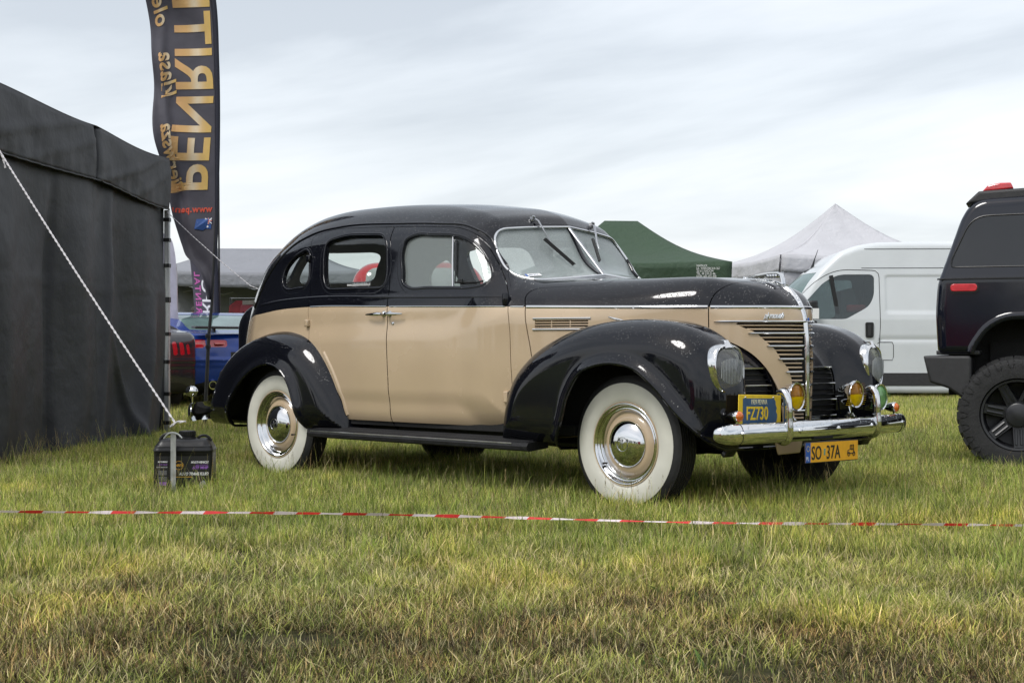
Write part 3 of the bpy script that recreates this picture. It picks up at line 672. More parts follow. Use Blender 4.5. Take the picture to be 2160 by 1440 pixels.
# catwalk hides behind the tan nose: trim nose to its lower edge curve
NE=spline([(.215,.945),(.231,.938),(.274,.915),(.356,.880),(.429,.825),(.479,.756),(.512,.677),(.529,.608),(.538,.52),(.54,.42)],5)
NEp=np.concatenate([NE,np.array([(.9,.42),(.9,1.4),(.1,1.4),(.1,.945)])])
nose,_=split(nose,lambda V: polysd(NEp,V[:,0],V[:,2])-.012)
nt_,ns_=split(nose,lambda V:-belt(V))
panel('nose_top',nt_,[BLACK,SOOT],C,t=.02)
for s in (-1,1):
    h,_=split(ns_,lambda V:-V[:,1]*s); inr,h=split(h,lambda V:ffend(V)+.04); panel('nose_panel',h,[TAN,SOOT],C,t=.02)
panel('grille_backing',shift(core,-.035),SOOT,C,t=.01)
def noseline(z,x0,s,n=26):
    q=np.linspace(x0,.5785,n)**1.0; P_,N_=side(np.c_[q,np.full(n,z)],s); return P_,N_
def gx(z): 
    zz=GRs[1:-1,1];xx=GRs[1:-1,0]; o=np.argsort(zz); return np.interp(z,zz[o],xx[o])
zs=[.988,.926,.859,.791,.723,.655,.587,.519]
for s in (-1,1):
    for i,z in enumerate(zs):
        x0=(.258,.403,.474,.513,.536,.549,.553,.555)[i]
        P_,N_=noseline(z,x0,s); b=MB(); m=len(P_); strip(b,P_+N_*.002,N_,np.interp(np.arange(m),[0,3,m-1],[.003,.0135,.0135]),.010); b.build('grille_bar',CHROME,C)
        z1_=zs[i+1] if i<len(zs)-1 else .46
        for k in (1,2):
            zk=z+(z1_-z)*k/3.; P_,N_=noseline(zk,gx(zk)-.004,s,16); b=MB(); strip(b,P_-N_*.008,N_,.0105,.009); b.build('grille_slat',TAN,C)
# chrome centre strip: hood spine, nose spine
spx=[(x,0) for x in np.linspace(-.36,.20,16)]; P_,N_=top(spx); N_[:,1]=0; b=MB(); strip(b,P_,N_,.012,.008); b.build('hood_spine',CHROME,C)
cur=spline([(.18,1.2265),(.40,1.191),(.465,1.163),(.525,1.106),(.562,1.036),(.579,.93),(.584,.75),(.585,.60),(.583,.45)],7)
T_=np.gradient(cur,axis=0);T_/=np.linalg.norm(T_,axis=1,keepdims=True); Nn=np.c_[-T_[:,1],np.zeros(len(cur)),T_[:,0]]; Nn*=np.sign(Nn[:,[0]]+Nn[:,[2]])
b=MB(); strip(b,np.c_[cur[:,0],np.zeros(len(cur)),cur[:,1]],Nn,np.interp(np.arange(len(cur)),[0,8,20,len(cur)-1],[.012,.030,.034,.034]),.016,n=9); b.build('nose_spine',CHROMEW,C)
# hood ornament: open winged handle with four knuckles
b=MB(); b.tube([(.200,0,1.226),(.26,0,1.243),(.33,0,1.252),(.40,0,1.252),(.425,0,1.244),(.437,0,1.214),(.44,0,1.190)],[.004,.007,.008,.009,.010,.012,.014],n=10,flat=(1.5,.8))
b.tube([(.19,0,1.222),(.30,0,1.212),(.39,0,1.197),(.455,0,1.178)],[.006,.014,.018,.014],n=10,flat=(1.3,.7))
for x in (.345,.362,.379,.396): b.lathe([(0,-.017),(.010,-.014),(.012,0),(.010,.014),(0,.017)],12,c=(x,0,1.236),axis=(0,1,0))
b.build('hood_ornament',CHROMEW,C)
b=MB(); b.lathe([(0,.003),(.007,.002),(.009,0)],20,c=(.5795+.0135,0,1.0),axis=(.98,0,.1)); b.m=1; b.build('badge',[PLEU,CHROME],C)
P_,N_=side([(.463,1.012),(.545,1.012)],-1); X_=P_[1]-P_[0]; n_=N_.mean(0)
def nmap(co):
    q=np.c_[.463+co[:,0]*.082/.16,1.012+co[:,1]-.006+.0*co[:,0]]; P,N=side(q,-1); return P+N*(co[:,2:3]+.003)
text('script_badge','plymouth',.040,None,CHROME,C,extr=.0025,shear=.45,wscale=.95,spacing=.86,fmap=nmap,bold=.0012)
# --- wipers
for sgn,pts in ((-1,[(-1.172,-.247,1.615),(-1.150,-.240,1.622),(-1.030,-.216,1.454),(-.994,-.184,1.418)]),(1,[(-1.172,.300,1.612),(-1.150,.285,1.618),(-1.020,.175,1.500),(-.990,.160,1.455)])):
    wr=MB(); wr.lathe([(0,.03),(.010,.028),(.012,.0),(.014,-.02)],12,c=pts[0],axis=(.5,0,.86)); wr.box(np.array(pts[0])+(0.004,0,.012),(.02,.03,.016)); o=wr.build('wiper',STEEL,C)
    a=MB(); a.tube([np.array(pts[1]),np.array(pts[1])*.93+np.array(pts[2])*.07+(0.012,0,.0),np.array(pts[2]),np.array(pts[3])],[.0065,.007,.0035,.003],n=8,flat=(1.2,.6)); a.build('wiper_arm',STEEL,o)
    bl=MB(); A,B=((-1.062,-.262,1.497),(-.933,-.140,1.342)) if sgn<0 else ((-1.062,.178,1.520),(-.950,.112,1.375))
    bl.tube([A,B],.0055,n=6,flat=(1,1.6)); bl.tube([np.array(A)+(.012,0,.004),np.array(B)+(.012,0,.004)],.0035,n=6); bl.build('wiper_blade',RUBBER,o)
# tax sticker behind the windscreen
P_,N_=front([(-.535,1.262),(-.445,1.270)]); b=MB(); X_=P_[1]-P_[0]; X_/=np.linalg.norm(X_); n_=N_[0]; Y_=np.cross(n_,X_)
O_=P_[0]-n_*.004
b.box(O_+X_*.05+Y_*.022,(.10,.036,.0016),R=np.stack([X_,Y_,n_],1)); st=b.build('window_sticker',WHITE,C)
b=MB(); b.box(O_+X_*.007+Y_*.022+n_*.0012,(.013,.034,.001),R=np.stack([X_,Y_,n_],1)); b.build('sticker_band',PLEU,st)
text('sticker_text','SO 37A',.019,(O_+X_*.022+Y_*.014+n_*.002,X_,Y_),PLB,st,extr=.0003)

# --- front fenders
FM=surfnet(ffend,(-1.03,-1.0,.24),(.72,0.0,1.07),.0145)
_,FM=split(FM,lambda V:np.maximum(polysd(FOP,V[:,0],V[:,2]),.70+V[:,1]))
_,FM=split(FM,lambda V:np.maximum(V[:,2]-.305,-5-V[:,0])); _,FM=split(FM,lambda V:np.maximum(V[:,1]+.70,V[:,2]-.34))
# lower grille openings in the catwalk
def rear_low(P): return ffend2(P)
# keep only what lies outside the body and nose
_,FM=split(FM,lambda V:sedan(V)+.05)
print('fender',len(FM[2]),round(time.time()-T0,1))
FYM=lambda M:(M[0]*[1,-1,1],M[1]*[1,-1,1],M[2][:,::-1])
CG=rpoly([(-.455,.745),(-.215,.748),(-.175,.62),(-.172,.475),(-.45,.475)],[.01,.03,.03,.01,.01])
cgf=lambda V: np.maximum(polysd(CG,V[:,1],V[:,2]),.36-V[:,0])
cgp,FM=split(FM,cgf)
for s in (-1,1):
    m=FM if s<0 else FYM(FM)
    f_=panel('front_fender',m,[BLACK,SOOT],C,t=.02)
    # opening lip
    q=FOP[2:-6]; P_,N_=side(q,s,ffend); b=MB(); b.tube(P_+np.array([0,-s*.004,0]),.009,n=8); b.build('fender_lip',BLACK,f_)
    cg=cgp if s<0 else FYM(cgp); panel('lower_grille_backing',shift(cg,-.03),SOOT,C,t=.01)
    for k in range(10):
        z=.742-.0295*k; ch=(k%3==0); yi=np.interp(z,[.475,.62,.748],[-.176,-.180,-.216]); ys=np.linspace(-.452,yi,9)
        P_,N_=march(ffend,np.c_[np.full(9,.75),ys,np.full(9,z)],(-1,0,0),0,.6)
        P_=P_*[1,-s,1];N_=N_*[1,-s,1]
        b=MB(); strip(b,P_-N_*(.000 if ch else .008),N_,.013 if ch else .009,.010 if ch else .006); b.build('lower_grille_bar',CHROME if ch else BLACK,C)
# --- rear fenders
RM=surfnet(rfend,(-3.93,-1.0,.24),(-2.15,-.45,1.05),.0145)
_,RM=split(RM,lambda V:np.maximum(polysd(ROP,V[:,0],V[:,2]),.70+V[:,1])); _,RM=split(RM,lambda V:V[:,2]-.325); _,RM=split(RM,lambda V:sedan(V)+.05)
for s in (-1,1):
    m=RM if s<0 else FYM(RM); f_=panel('rear_fender',m,[BLACK,SOOT],C,t=.02)
    q=ROP[3:-4]; P_,N_=side(q,s,rfend); b=MB(); b.tube(P_+np.array([0,-s*.004,0]),.009,n=8); b.build('fender_lip',BLACK,f_)
    q=sm2([(-2.47,.82),(-2.38,.70),(-2.315,.58),(-2.27,.43)],5); P_,N_=side(q,s); b=MB(); strip(b,P_,N_,.03,.012); b.build('fender_welt',TAN,C)
    # running board
    b=MB(); o_=s*1.
    pr=[(-.735,.300),(-.885,.288),(-.905,.296),(-.908,.315),(-.895,.334),(-.735,.350)]
    if s>0: pr=[(-y,z) for y,z in pr]
    xs_=np.linspace(-2.50,-.60,20); V=[];n=len(pr)
    for x in xs_:
        for y,z in pr: V.append((x,y,z))
    F=[(i*n+k,i*n+(k+1)%n,(i+1)*n+(k+1)%n,(i+1)*n+k) for i in range(19) for k in range(n)]+[tuple(range(n)),tuple(19*n+k for k in range(n))]
    b.add(V,F); rb=b.build('running_board',MAT_RIB,C)
    for k in range(9):
        y=.752+k*.016; zz=.352-.10*(y-.735)*1.0; b=MB(); b.tube([(-2.48,-y if s<0 else y,zz-.001),(-.62,-y if s<0 else y,zz-.001)],.0045,n=6); b.build('rubber_rib',MAT_RIB,rb)
    b=MB(); b.tube([(-2.47,s*.899,.328),(-.72,s*.899,.328)],.0045,n=6); b.build('board_edge_trim',STEEL,C)
# --- headlights
SH=rpoly([(-.104,.035),(-.080,.098),(0,.120),(.080,.098),(.104,.035),(.097,-.060),(.058,-.116),(-.058,-.116),(-.097,-.060)],.05,5)
for s in (-1,1):
    c=np.array([.566,s*.702,.745]); ax=np.array([.97,s*.12,.06]); ax/=np.linalg.norm(ax); yv=np.cross((0,0,1),ax); yv/=np.linalg.norm(yv); zv=np.cross(ax,yv)
    def ring(k,h,mul=1): return [c+yv*p[0]*k+zv*p[1]*k+ax*h for p in SH]
    n=len(SH); b=MB()
    prof=[(1.12,-.070),(1.12,-.022),(1.10,.004),(1.06,.018),(1.00,.023),(.955,.018),(.94,.006)]
    V=sum([ring(k,h) for k,h in prof],[]); F=[(i*n+k,i*n+(k+1)%n,(i+1)*n+(k+1)%n,(i+1)*n+k) for i in range(len(prof)-1) for k in range(n)]
    b.add(V,F); b.tube([c+zv*.10+ax*.02,c+zv*.137+ax*.004,c+zv*.142-ax*.03],[.022,.014,.006],n=8,flat=(1.5,.6))
    hl=b.build('headlight',CHROMEW,C,sharp=60)
    prof=[(.945,.010),(.90,.022),(.70,.036),(.40,.046),(.12,.050),(.001,.0505)]; b=MB()
    V=sum([ring(k,h) for k,h in prof],[]); b.add(V,[(i*n+k,i*n+(k+1)%n,(i+1)*n+(k+1)%n,(i+1)*n+k) for i in range(len(prof)-1) for k in range(n)]); b.build('lens',LENS,hl)
    prof=[(.86,.010),(.7,-.02),(.4,-.045),(.12,-.055),(.001,-.056)]; b=MB()
    V=sum([ring(k,h) for k,h in prof],[]); b.add(V,[(i*n+k,i*n+(k+1)%n,(i+1)*n+(k+1)%n,(i+1)*n+k) for i in range(len(prof)-1) for k in range(n)]); b.build('reflector',REFL,hl)
    for k in range(15):
        yk=(-.077+.011*k); hh=.055*math.sqrt(max(.1,1-(yk/.098)**2)); b=MB(); b.tube([c+yv*yk-zv*hh*1.4+ax*(.033),c+yv*yk+zv*hh*.9+ax*(.040)],.0021,n=4); b.build('lens_flute',FLUTE,hl)
# --- wheels
def wheel(name,c,s,steer=0.,r=.355,ws=True):
    e=bpy.data.objects.new(name,None); link(e,C); e.location=c; e.rotation_euler=(0,0,steer); ax=(0,s,0); W2=.083
    prof=[(.20,.060),(.222,.076),(.26,.086),(.317,.080)]
    b=MB(); td=[(.317,.080),(.334,.073),(.346,.066),(.351,.060)]
    tread=[]
    for y in (.052,.034,.016,-.002,-.020,-.038,-.056): tread+= [(.355,y+.006),(.355,y-.004),(.347,y-.0055),(.347,y-.0105)]
    b.lathe(td+tread+[(.346,-.068),(.317,-.080),(.25,-.085),(.20,-.06)],72,axis=ax); b.build('tyre',RUBBER,e,sharp=50)
    b=MB(); b.lathe([(.212,.068),(.219,.077),(.235,.083),(.262,.0875),(.300,.0850),(.3165,.0808),(.318,.078)],72,axis=ax); b.build('whitewall',WHITEWALL,e)
    b=MB(); b.lathe([(.2185,.072),(.219,.080),(.2165,.0835),(.213,.082),(.2120,.074)],64,axis=ax); b.build('rim_edge',TAN,e)
    b=MB(); b.lathe([(.2135,.0815),(.209,.0855),(.203,.082),(.1985,.070),(.192,.060),(.185,.058),(.180,.064),(.176,.060),(.171,.046),(.162,.038)],72,axis=ax); b.build('trim_ring',CHROME,e,sharp=80)
    b=MB(); b.lathe([(.166,.036),(.158,.046),(.148,.055),(.136,.060),(.126,.061),(.117,.058),(.05,.05)],64,axis=ax); b.build('wheel_disc',TAN,e,sharp=80)
    b=MB(); b.lathe([(.121,.060),(.122,.066),(.118,.071),(.110,.078),(.095,.088),(.075,.096),(.050,.1015),(.025,.104),(.001,.105)],64,axis=ax); hc=b.build('hub_cap',CHROME,e,sharp=80)
    b=MB(); b.tube([(.036*math.cos(t),s*.1045*1.0,.036*math.sin(t)) for t in np.linspace(0,2*math.pi,28,endpoint=False)],.0012,n=5,closed=True,up=(0,1,0))
    b.tube([(-.022,s*.105,-.012),(-.010,s*.106,.004),(.004,s*.106,.002),(.022,s*.105,.012)],.0018,n=5); b.tube([(0,s*.106,-.02),(0,s*.106,.022)],.0015,n=5); b.build('hub_emblem',STEEL,hc)
    b=MB(); a=-2.5 if steer else -.35; b.lathe([(.004,-.01),(.0045,.025),(.006,.027),(.006,.038),(0,.040)],10,c=(.178*math.cos(a),s*.052,.178*math.sin(a)),axis=ax); b.build('valve',BLACKPL,e)
    b=MB(); b.lathe([(.20,-.07),(.16,-.03),(.06,-.01),(.001,-.01)],32,axis=ax); b.build('brake_drum',SOOT,e)
    return e
wheel('wheel',(0,-.722,.352),-1,-.02); wheel('wheel',(0,.722,.352),1,-.02); wheel('wheel',(-2.896,-.760,.352),-1); wheel('wheel',(-2.896,.760,.352),1)
b=MB(); b.tube([(0,-.68,.33),(0,.68,.33)],.035,n=10); b.build('front_axle',SOOT,C)
b=MB(); b.tube([(-2.896,-.7,.35),(-2.896,.7,.35)],.045,n=10); b.lathe([(0,-.12),(.10,-.09),(.13,0),(.10,.09),(0,.12)],16,c=(-2.896,0,.35),axis=(1,0,0)); b.build('rear_axle',SOOT,C)
b=MB()
b.box((-1.75,-.40,.345),(3.9,.09,.11)); b.box((-1.75,.40,.345),(3.9,.09,.11)); b.box((-1.7,0,.40),(2.6,1.48,.05)); b.box((-1.75,0,.36),(4.2,1.0,.05)); b.box((.25,0,.50),(.40,.80,.25)); b.box((-.25,0,.62),(.85,.70,.45)); b.box((-3.5,0,.43),(.8,1.0,.16)); b.box((-3.3,0,.62),(1.1,1.05,.4))
b.tube([(-.2,.2,.31),(-2.2,.25,.30),(-3.9,.3,.33)],.022,n=8); b.lathe([(0,-.3),(.07,-.28),(.08,0),(.07,.28),(0,.3)],14,c=(-1.4,.25,.30),axis=(1,0,0)); 
b.build('chassis',SOOT,C)
# --- bumpers
def arcpath(xc,drop,ymax,n=41,p=2.6,turn=.10):
    ys=np.linspace(-ymax,ymax,n); return np.array([(xc-drop*abs(y/ymax)**p*(1 if xc>0 else -1),y,0) for y in ys])
def bumper(name,path,z,h,d,sg,mats,cap=True):
    b=MB(); V=[];prof=[]
    for a in np.linspace(-math.pi/2,math.pi/2,13): prof.append((math.cos(a)**.75*d,math.sin(a)*h/2))
    ymax=abs(path[0][1]); rend=.095; m=len(prof); n=len(path); T=np.gradient(path,axis=0);T/=np.linalg.norm(T,axis=1,keepdims=True)
    for i in range(n):
        nn=np.array([T[i][1],-T[i][0],0])*sg
        k=1. ; e=min(i,n-1-i)
        k=max(.04,math.sqrt(max(0,1-((abs(path[i][1])-ymax+rend)/rend)**2))) if abs(path[i][1])>ymax-rend else 1.
        for u,v in prof: V.append(path[i]+nn*(u*k)+np.array([0,0,z+v*(k**.6)]))
        V.append(path[i]+nn*(.3*d*k)+np.array([0,0,z+h*.30*k])); V.append(path[i]+nn*(.3*d*k)+np.array([0,0,z-h*.30*k]))
    m+=2; order=list(range(13))+[13,14]
    F=[(i*m+order[q],i*m+order[(q+1)%m],(i+1)*m+order[(q+1)%m],(i+1)*m+order[q]) for i in range(n-1) for q in range(m)]+[tuple(range(m)),tuple((n-1)*m+q for q in range(m))]
    b.add(V,F); return b.build(name,mats,C,sharp=70)
ye=.80+.095*np.sin(np.linspace(0,math.pi/2,12))[1:]; ys=np.r_[-ye[::-1],np.linspace(-.80,.80,45),ye]
fp=np.array([(.735-.085*abs(y/.895)**2.4-.03*ss(.86,.90,abs(y)),y,0) for y in ys])
fb=bumper('front_bumper',fp,.428,.104,.040,1,CHROMEW)
for y in (-.775,-.352,0,.352,.775):
    x=.735-.085*abs(y/.895)**2.4; b=MB(); b.lathe([(0,.012),(.009,.010),(.013,.003),(.014,0)],14,c=(x+.038,y,.432),axis=(1,y*.2,0)); b.build('bolt',CHROME,fb)
for y in (-.775,.775):
    x=.735-.085*abs(y/.895)**2.4; b=MB(); T_=[]
    for a in np.linspace(-math.pi/2,math.pi/2,15): T_.append((x+math.cos(a)**.75*.0405,y,.428+math.sin(a)*.0525))
    b.tube(T_,.0022,n=5,up=(0,1,0)); b.build('bumper_seam',BLACKPL,fb)
for y in (-.434,.434):
    x=.690; b=MB(); pth=spline([(x-.005,y,.622),(x+.020,y,.628),(x+.045,y,.610),(x+.056,y,.56),(x+.058,y,.49),(x+.060,y,.43),(x+.052,y,.39),(x+.025,y,.378),(x-.005,y,.385)],5)
    b.tube(pth,np.interp(np.arange(len(pth)),[0,6,14,26,34,len(pth)-1],[.016,.026,.030,.032,.026,.016]),n=14,flat=(.8,.62),up=(0,1,0.001)); 
    b.build('bumper_guard',CHROME,C); b=MB(); b.lathe([(0,.012),(.010,.009),(.013,0)],14,c=(x+.073,y,.430),axis=(1,0,0)); b.build('bolt',CHROME,fb)
for y in (-.42,.42):
    b=MB(); b.tube([(.35,y*.9,.34),(.60,y*.95,.38),(.72,y,.42)],.022,n=8,flat=(.6,1.3)); b.build('bumper_bracket',SOOT,C)
b=MB(); b.ext([(-.13,0),(.13,0),(.10,-.075),(-.10,-.075)],.012,np.array([[0,1,0,.60],[1,0,0,-.20],[0,0,1,.375],[0,0,0,1.]])); bevel(b.build('gravel_shield',TAN,C),.008)
rp=np.array([(-4.13+.30*abs(y/.87)**4.,y,0) for y in np.r_[-.87+.095-.095*np.sin(np.linspace(math.pi/2,0,12)),np.linspace(-.77,.77,41),.775+.095*np.sin(np.linspace(0,math.pi/2,12))]])
rbp=bumper('rear_bumper',rp,.40,.13,.035,-1,CHROME)
for s in (-1,1):
    b=MB(); b.lathe([(0,-.055),(.018,-.045),(.036,-.015),(.040,.01),(.036,.028),(.0,.034)],18,c=(-3.93,s*.795,.545),axis=(-1,0,0)); b.tube([(-3.93,s*.795,.51),(-3.93,s*.795,.46)],.006,n=6); b.m=1; b.build('rear_indicator',[CHROME,ORANGE],C)
    b=MB(); b.lathe([(0,-.09),(.02,-.06),(.038,0),(.042,.03),(.036,.045),(0,.05)],18,c=(-3.70,s*.66,.66),axis=(-1,0,0)); b.build('tail_lamp',CHROME,C)
    b=MB(); b.tube([(-3.6,s*.44,.34),(-3.9,s*.5,.38),(-4.1,s*.5,.40)],.02,n=6); b.build('bumper_bracket',SOOT,C)
# --- lamps and plates at the front
def lamp(name,c,r,lensmats,ax=(1,0,0),split_=False,depth=.11):
    c=np.array(c); ax=np.array(ax,float);ax/=np.linalg.norm(ax); b=MB()
    b.lathe([(0,-depth),(r*.35,-depth*.95),(r*.72,-depth*.62),(r*.95,-depth*.25),(r*1.02,-.008),(r*1.08,.004),(r*1.04,.014),(r*.93,.012),(r*.91,.0)],40,c=c,axis=ax); hs=b.build(name,CHROMEW,C,sharp=60)
    prof=[(r*.92,.004),(r*.8,.013),(r*.5,.022),(r*.2,.027),(.0005,.028)]
    for i,m in enumerate(lensmats):
        b=MB(); n=40; V=[];F=[]
        yv=np.cross((0,0,1),ax);yv/=np.linalg.norm(yv);zv=np.cross(ax,yv)
        a0,a1=(0,2*math.pi) if len(lensmats)==1 else ((0,math.pi) if i==0 else (math.pi,2*math.pi))
        for k in range(n+1):
            t=a0+(a1-a0)*k/n
            for q,h in prof: V.append(c+(yv*math.cos(t)+zv*math.sin(t))*q+ax*h)
        mm=len(prof); F=[(k*mm+j,(k+1)*mm+j,(k+1)*mm+j+1,k*mm+j+1) for k in range(n) for j in range(mm-1)]; b.add(V,F); b.build('lens',m,hs)
    for k in range(-5,6):
        b=MB(); z=k*r*.16; w_=math.sqrt(max(.01,(r*.86)**2-z*z)); 
        h=.024-.016*(abs(z)/r)**2
        b.tube([c+ax*(h-.010)+zv*z-yv*w_,c+ax*h+zv*z,c+ax*(h-.010)+zv*z+yv*w_],.0011,n=4); b.build('lens_flute',lensmats[-1] if z<0 else lensmats[0],hs)
    return hs
for y in (-.272,.312):
    h=lamp('fog_lamp',(.685,y,.600),.070,[BROWNL,YELLOW],ax=(1,.02,0))
    b=MB(); b.tube([(.66,y,.53),(.655,y-.01,.50),(.66,y-.01,.465)],[.012,.010,.012],n=8); b.lathe([(.032,0),(.032,.012),(.024,.016),(.014,.03)],16,c=(.665,y-.01,.470),axis=(0,0,1)); b.build('lamp_bracket',CHROME,h)
h=lamp('green_lamp',(.690,.560,.578),.070,[GREENL],ax=(1,.0,0),depth=.09); b=MB(); b.tube([(.67,.56,.51),(.67,.56,.46)],.009,n=8); b.build('lamp_bracket',CHROME,h)
for y in (-.757,.770):
    c=np.array([.675,y,.515]); b=MB(); b.lathe([(0,-.075),(.010,-.068),(.021,-.045),(.028,-.015),(.029,.0),(.027,.004)],20,c=c,axis=(1,.1*y,0)); b.tube([c+(-.01,0,-.02),c+(-.01,0,-.05)],.007,n=6); h=b.build('indicator',CHROMEW,C)
    b=MB(); b.lathe([(.027,.0),(.024,.010),(.014,.018),(.0,.020)],20,c=c,axis=(1,.1*y,0)); b.build('lens',ORANGE,h)
# blue keystone plate
def plate(name,c,wd,ht,m,yaw,roll,fr=None,parent=None):
    R=rotz(yaw)@np.array([[1,0,0],[0,math.cos(roll),-math.sin(roll)],[0,math.sin(roll),math.cos(roll)]]); b=MB(); b.box(c,(.004,wd,ht),R=R); o=bevel(b.build(name,m,parent or C),.0018,1)
    return o,(lambda y,z,h=.0025: np.array(c)+R@np.array([h,y,z])),R
c=(.660,-.555,.538); o,pt,R=plate('old_licence_plate',c,.372,.155,PLY,0,-.03)
b=MB(); kp=[(-.150,.060),(.120,.060),(.134,.045),(.134,.030),(.146,.012),(.138,-.004),(.150,-.020),(.150,-.036),(.140,-.0675),(-.150,-.0675)]
b.add([pt(y,z,.0022) for y,z in kp]+[pt(y,z,.0040) for y,z in kp],[tuple(range(10)),tuple(range(10,20))]+[(i,(i+1)%10,10+(i+1)%10,10+i) for i in range(10)]); b.build('blue_field',PLB,o,smooth=False)
text('plate_text','1939 PENNA',.036,(pt(-.085,.030,.0046),R@[0,1,0],R@[0,0,1]),CREAM,o,extr=.0006,wscale=.72)
text('plate_text','FZ730',.092,(pt(-.125,-.045,.0046),R@[0,1,0],R@[0,0,1]),PLY,o,extr=.0012,wscale=.80,bold=.0015)
for y,z in ((-.130,.064),(.115,.064),(-.10,-.070),(.11,-.070)):
    b=MB(); b.lathe([(0,.004),(.005,.003),(.006,0)],10,c=pt(y,z),axis=(1,0,0)); b.build('bolt',STEEL,o)
b=MB(); b.tube([(.60,-.56,.50),(.64,-.56,.50),(.655,-.56,.47)],.006,n=6); b.build('plate_bracket',STEEL,C)
c=(.790,-.095,.318); o,pt,R=plate('licence_plate',c,.515,.108,INK,.0,-.015)
b=MB(); b.box(pt(.0,0,.0028),(.002,.505,.099),R=R); b.build('plate_field',PLO,o)
b=MB(); b.box(pt(-.230,0,.0034),(.002,.045,.099),R=R); b.build('plate_band',PLEU,o)
text('plate_text','PL',.030,(pt(-.248,-.040,.0048),R@[0,1,0],R@[0,0,1]),WHITE,o,extr=.0003,wscale=.9)
for k in range(12):
    a=k*math.pi/6; b=MB(); b.lathe([(0,.0006),(.0028,0)],5,c=pt(-.230+.013*math.cos(a),.020+.013*math.sin(a),.0046),axis=(1,0,0)); b.build('plate_star',PLY,o)
text('plate_text','SO',.098,(pt(-.200,-.036,.0044),R@[0,1,0],R@[0,0,1]),INK,o,extr=.0014,wscale=.76,bold=.0006,spacing=1.03); text('plate_text','37A',.098,(pt(-.060,-.036,.0044),R@[0,1,0],R@[0,0,1]),INK,o,extr=.0014,wscale=.80,bold=.0006,spacing=1.06)
b=MB()   # the little veteran car symbol
def pl2(P,r=.0022): b.tube([pt(.186+y,z,.0055) for y,z in P],r,n=5)
pl2([(-.038,-.012),(-.034,.000),(-.014,.004),(-.012,.026),(.020,.028),(.022,-.006),(.030,-.010)]); pl2([(-.040,-.014),(-.020,-.016),(.018,-.016),(.034,-.014)],.0026); pl2([(.004,.028),(.004,.0)]); pl2([(-.012,.006),(.022,.006)],.0026)
for y in (-.026,.024): b.tube([pt(.186+y+.010*math.cos(t),-.020+.010*math.sin(t),.0055) for t in np.linspace(0,2*math.pi,16,endpoint=False)],.0020,n=5,closed=True,up=(1,0,0))
b.build('car_symbol',INK,o)
b=MB(); b.box(pt(-.075,0,.0042),(.0012,.014,.034),R=R); b.build('hologram_sticker',mat('hologram_foil',(.30,.52,.50),.25,metal=.6),o)
b=MB(); b.box((.765,-.10,.362),(.03,.18,.02)); b.build('plate_bracket',SOOT,C)
# --- interior
SEAT=mat('grey_seat_cloth',(.11,.105,.095),.85,var=.15,vscale=14,bump=.3,bscale=120)
def seat(x,zt):
    f=lambda P: smin(rbox(P[:,0]-x-.25,P[:,1],P[:,2]-.55,.28,.64,.11,.08),rbox(P[:,0]-x+.04-.25*(P[:,2]-.6)*-1*.6,P[:,1],P[:,2]-(zt+.45)/2,.075,.64,(zt-.45)/2,.07),.06)
    M=surfnet(f,(x-.6,-.72,.4),(x+.7,.72,zt+.08),.03); obj('seat',M[0],M[2],SEAT,C,normals=M[1])
seat(-1.95,1.16); seat(-3.05,1.15)
b=MB(); b.tube([(-1.28+.16*math.sin(t)*.35,.36+.195*math.cos(t),1.12+.195*math.sin(t)*.93) for t in np.linspace(0,2*math.pi,36,endpoint=False)],.010,n=8,closed=True); b.tube([(-1.28,.36,1.12),(-.95,.36,.95)],.014,n=8); b.tube([(-1.28,.17,1.12),(-1.28,.55,1.12)],.006,n=6); b.build('steering_wheel',BLACKPL,C)
b=MB(); b.tube([(-.98,-.62,1.16),(-.92,-.3,1.175),(-.90,0,1.18),(-.92,.3,1.175),(-.98,.62,1.16)],[.08]*5,n=12,flat=(1,1)); b.box((-.86,0,.95),(.10,1.30,.45)); b.build('dashboard',mat('dash_brown',(.07,.045,.03),.35),C)
b=MB(); b.box((-3.52,0,1.17),(.45,1.0,.03)); b.build('parcel_shelf',SEAT,C)
b=MB(); b.box((-1.19,0,1.535),(.012,.17,.05)); b.tube([(-1.19,0,1.55),(-1.15,0,1.60)],.005,n=5); b.build('rear_view_mirror',STEEL,C)
print('car done',round(time.time()-T0,1))

# ================================================================== OTHER VEHICLES, TENTS AND FLAGS
def vshell(f,lo,hi,h,parent,name,mats,cuts,clip=None,t=.03,disp=None,mirror=False):
    """outer skin of a vehicle from its solid f; cuts: (name, field, material, inset, parent-or-None)"""
    M=surfnet(f,lo,hi,h,ne=.012)
    if disp: M=displace(M,disp)
    if clip: _,M=split(M,clip)
    made={}
    for nm,fld,m,inset in cuts:
        g,M=split(M,fld)
        if len(g[2]): 
            if m is not None: made[nm]=panel(nm,shift(g,-inset),m,parent,t=.012)
    panel(name,M,mats,parent,t=t); return made
def rect(x0,x1,z0,z1,r=.03): return rpoly([(x0,z0),(x1,z0),(x1,z1),(x0,z1)],r)
def fx(poly,ymin=0,ymax=9,sgn=0):
    return lambda V: np.maximum(polysd(poly,V[:,0],V[:,2]),np.maximum(ymin-(np.abs(V[:,1]) if not sgn else sgn*V[:,1]),(np.abs(V[:,1]) if not sgn else sgn*V[:,1])-ymax))
def fyz(poly,cond): return lambda V: np.maximum(polysd(poly,V[:,1],V[:,2]),cond(V))
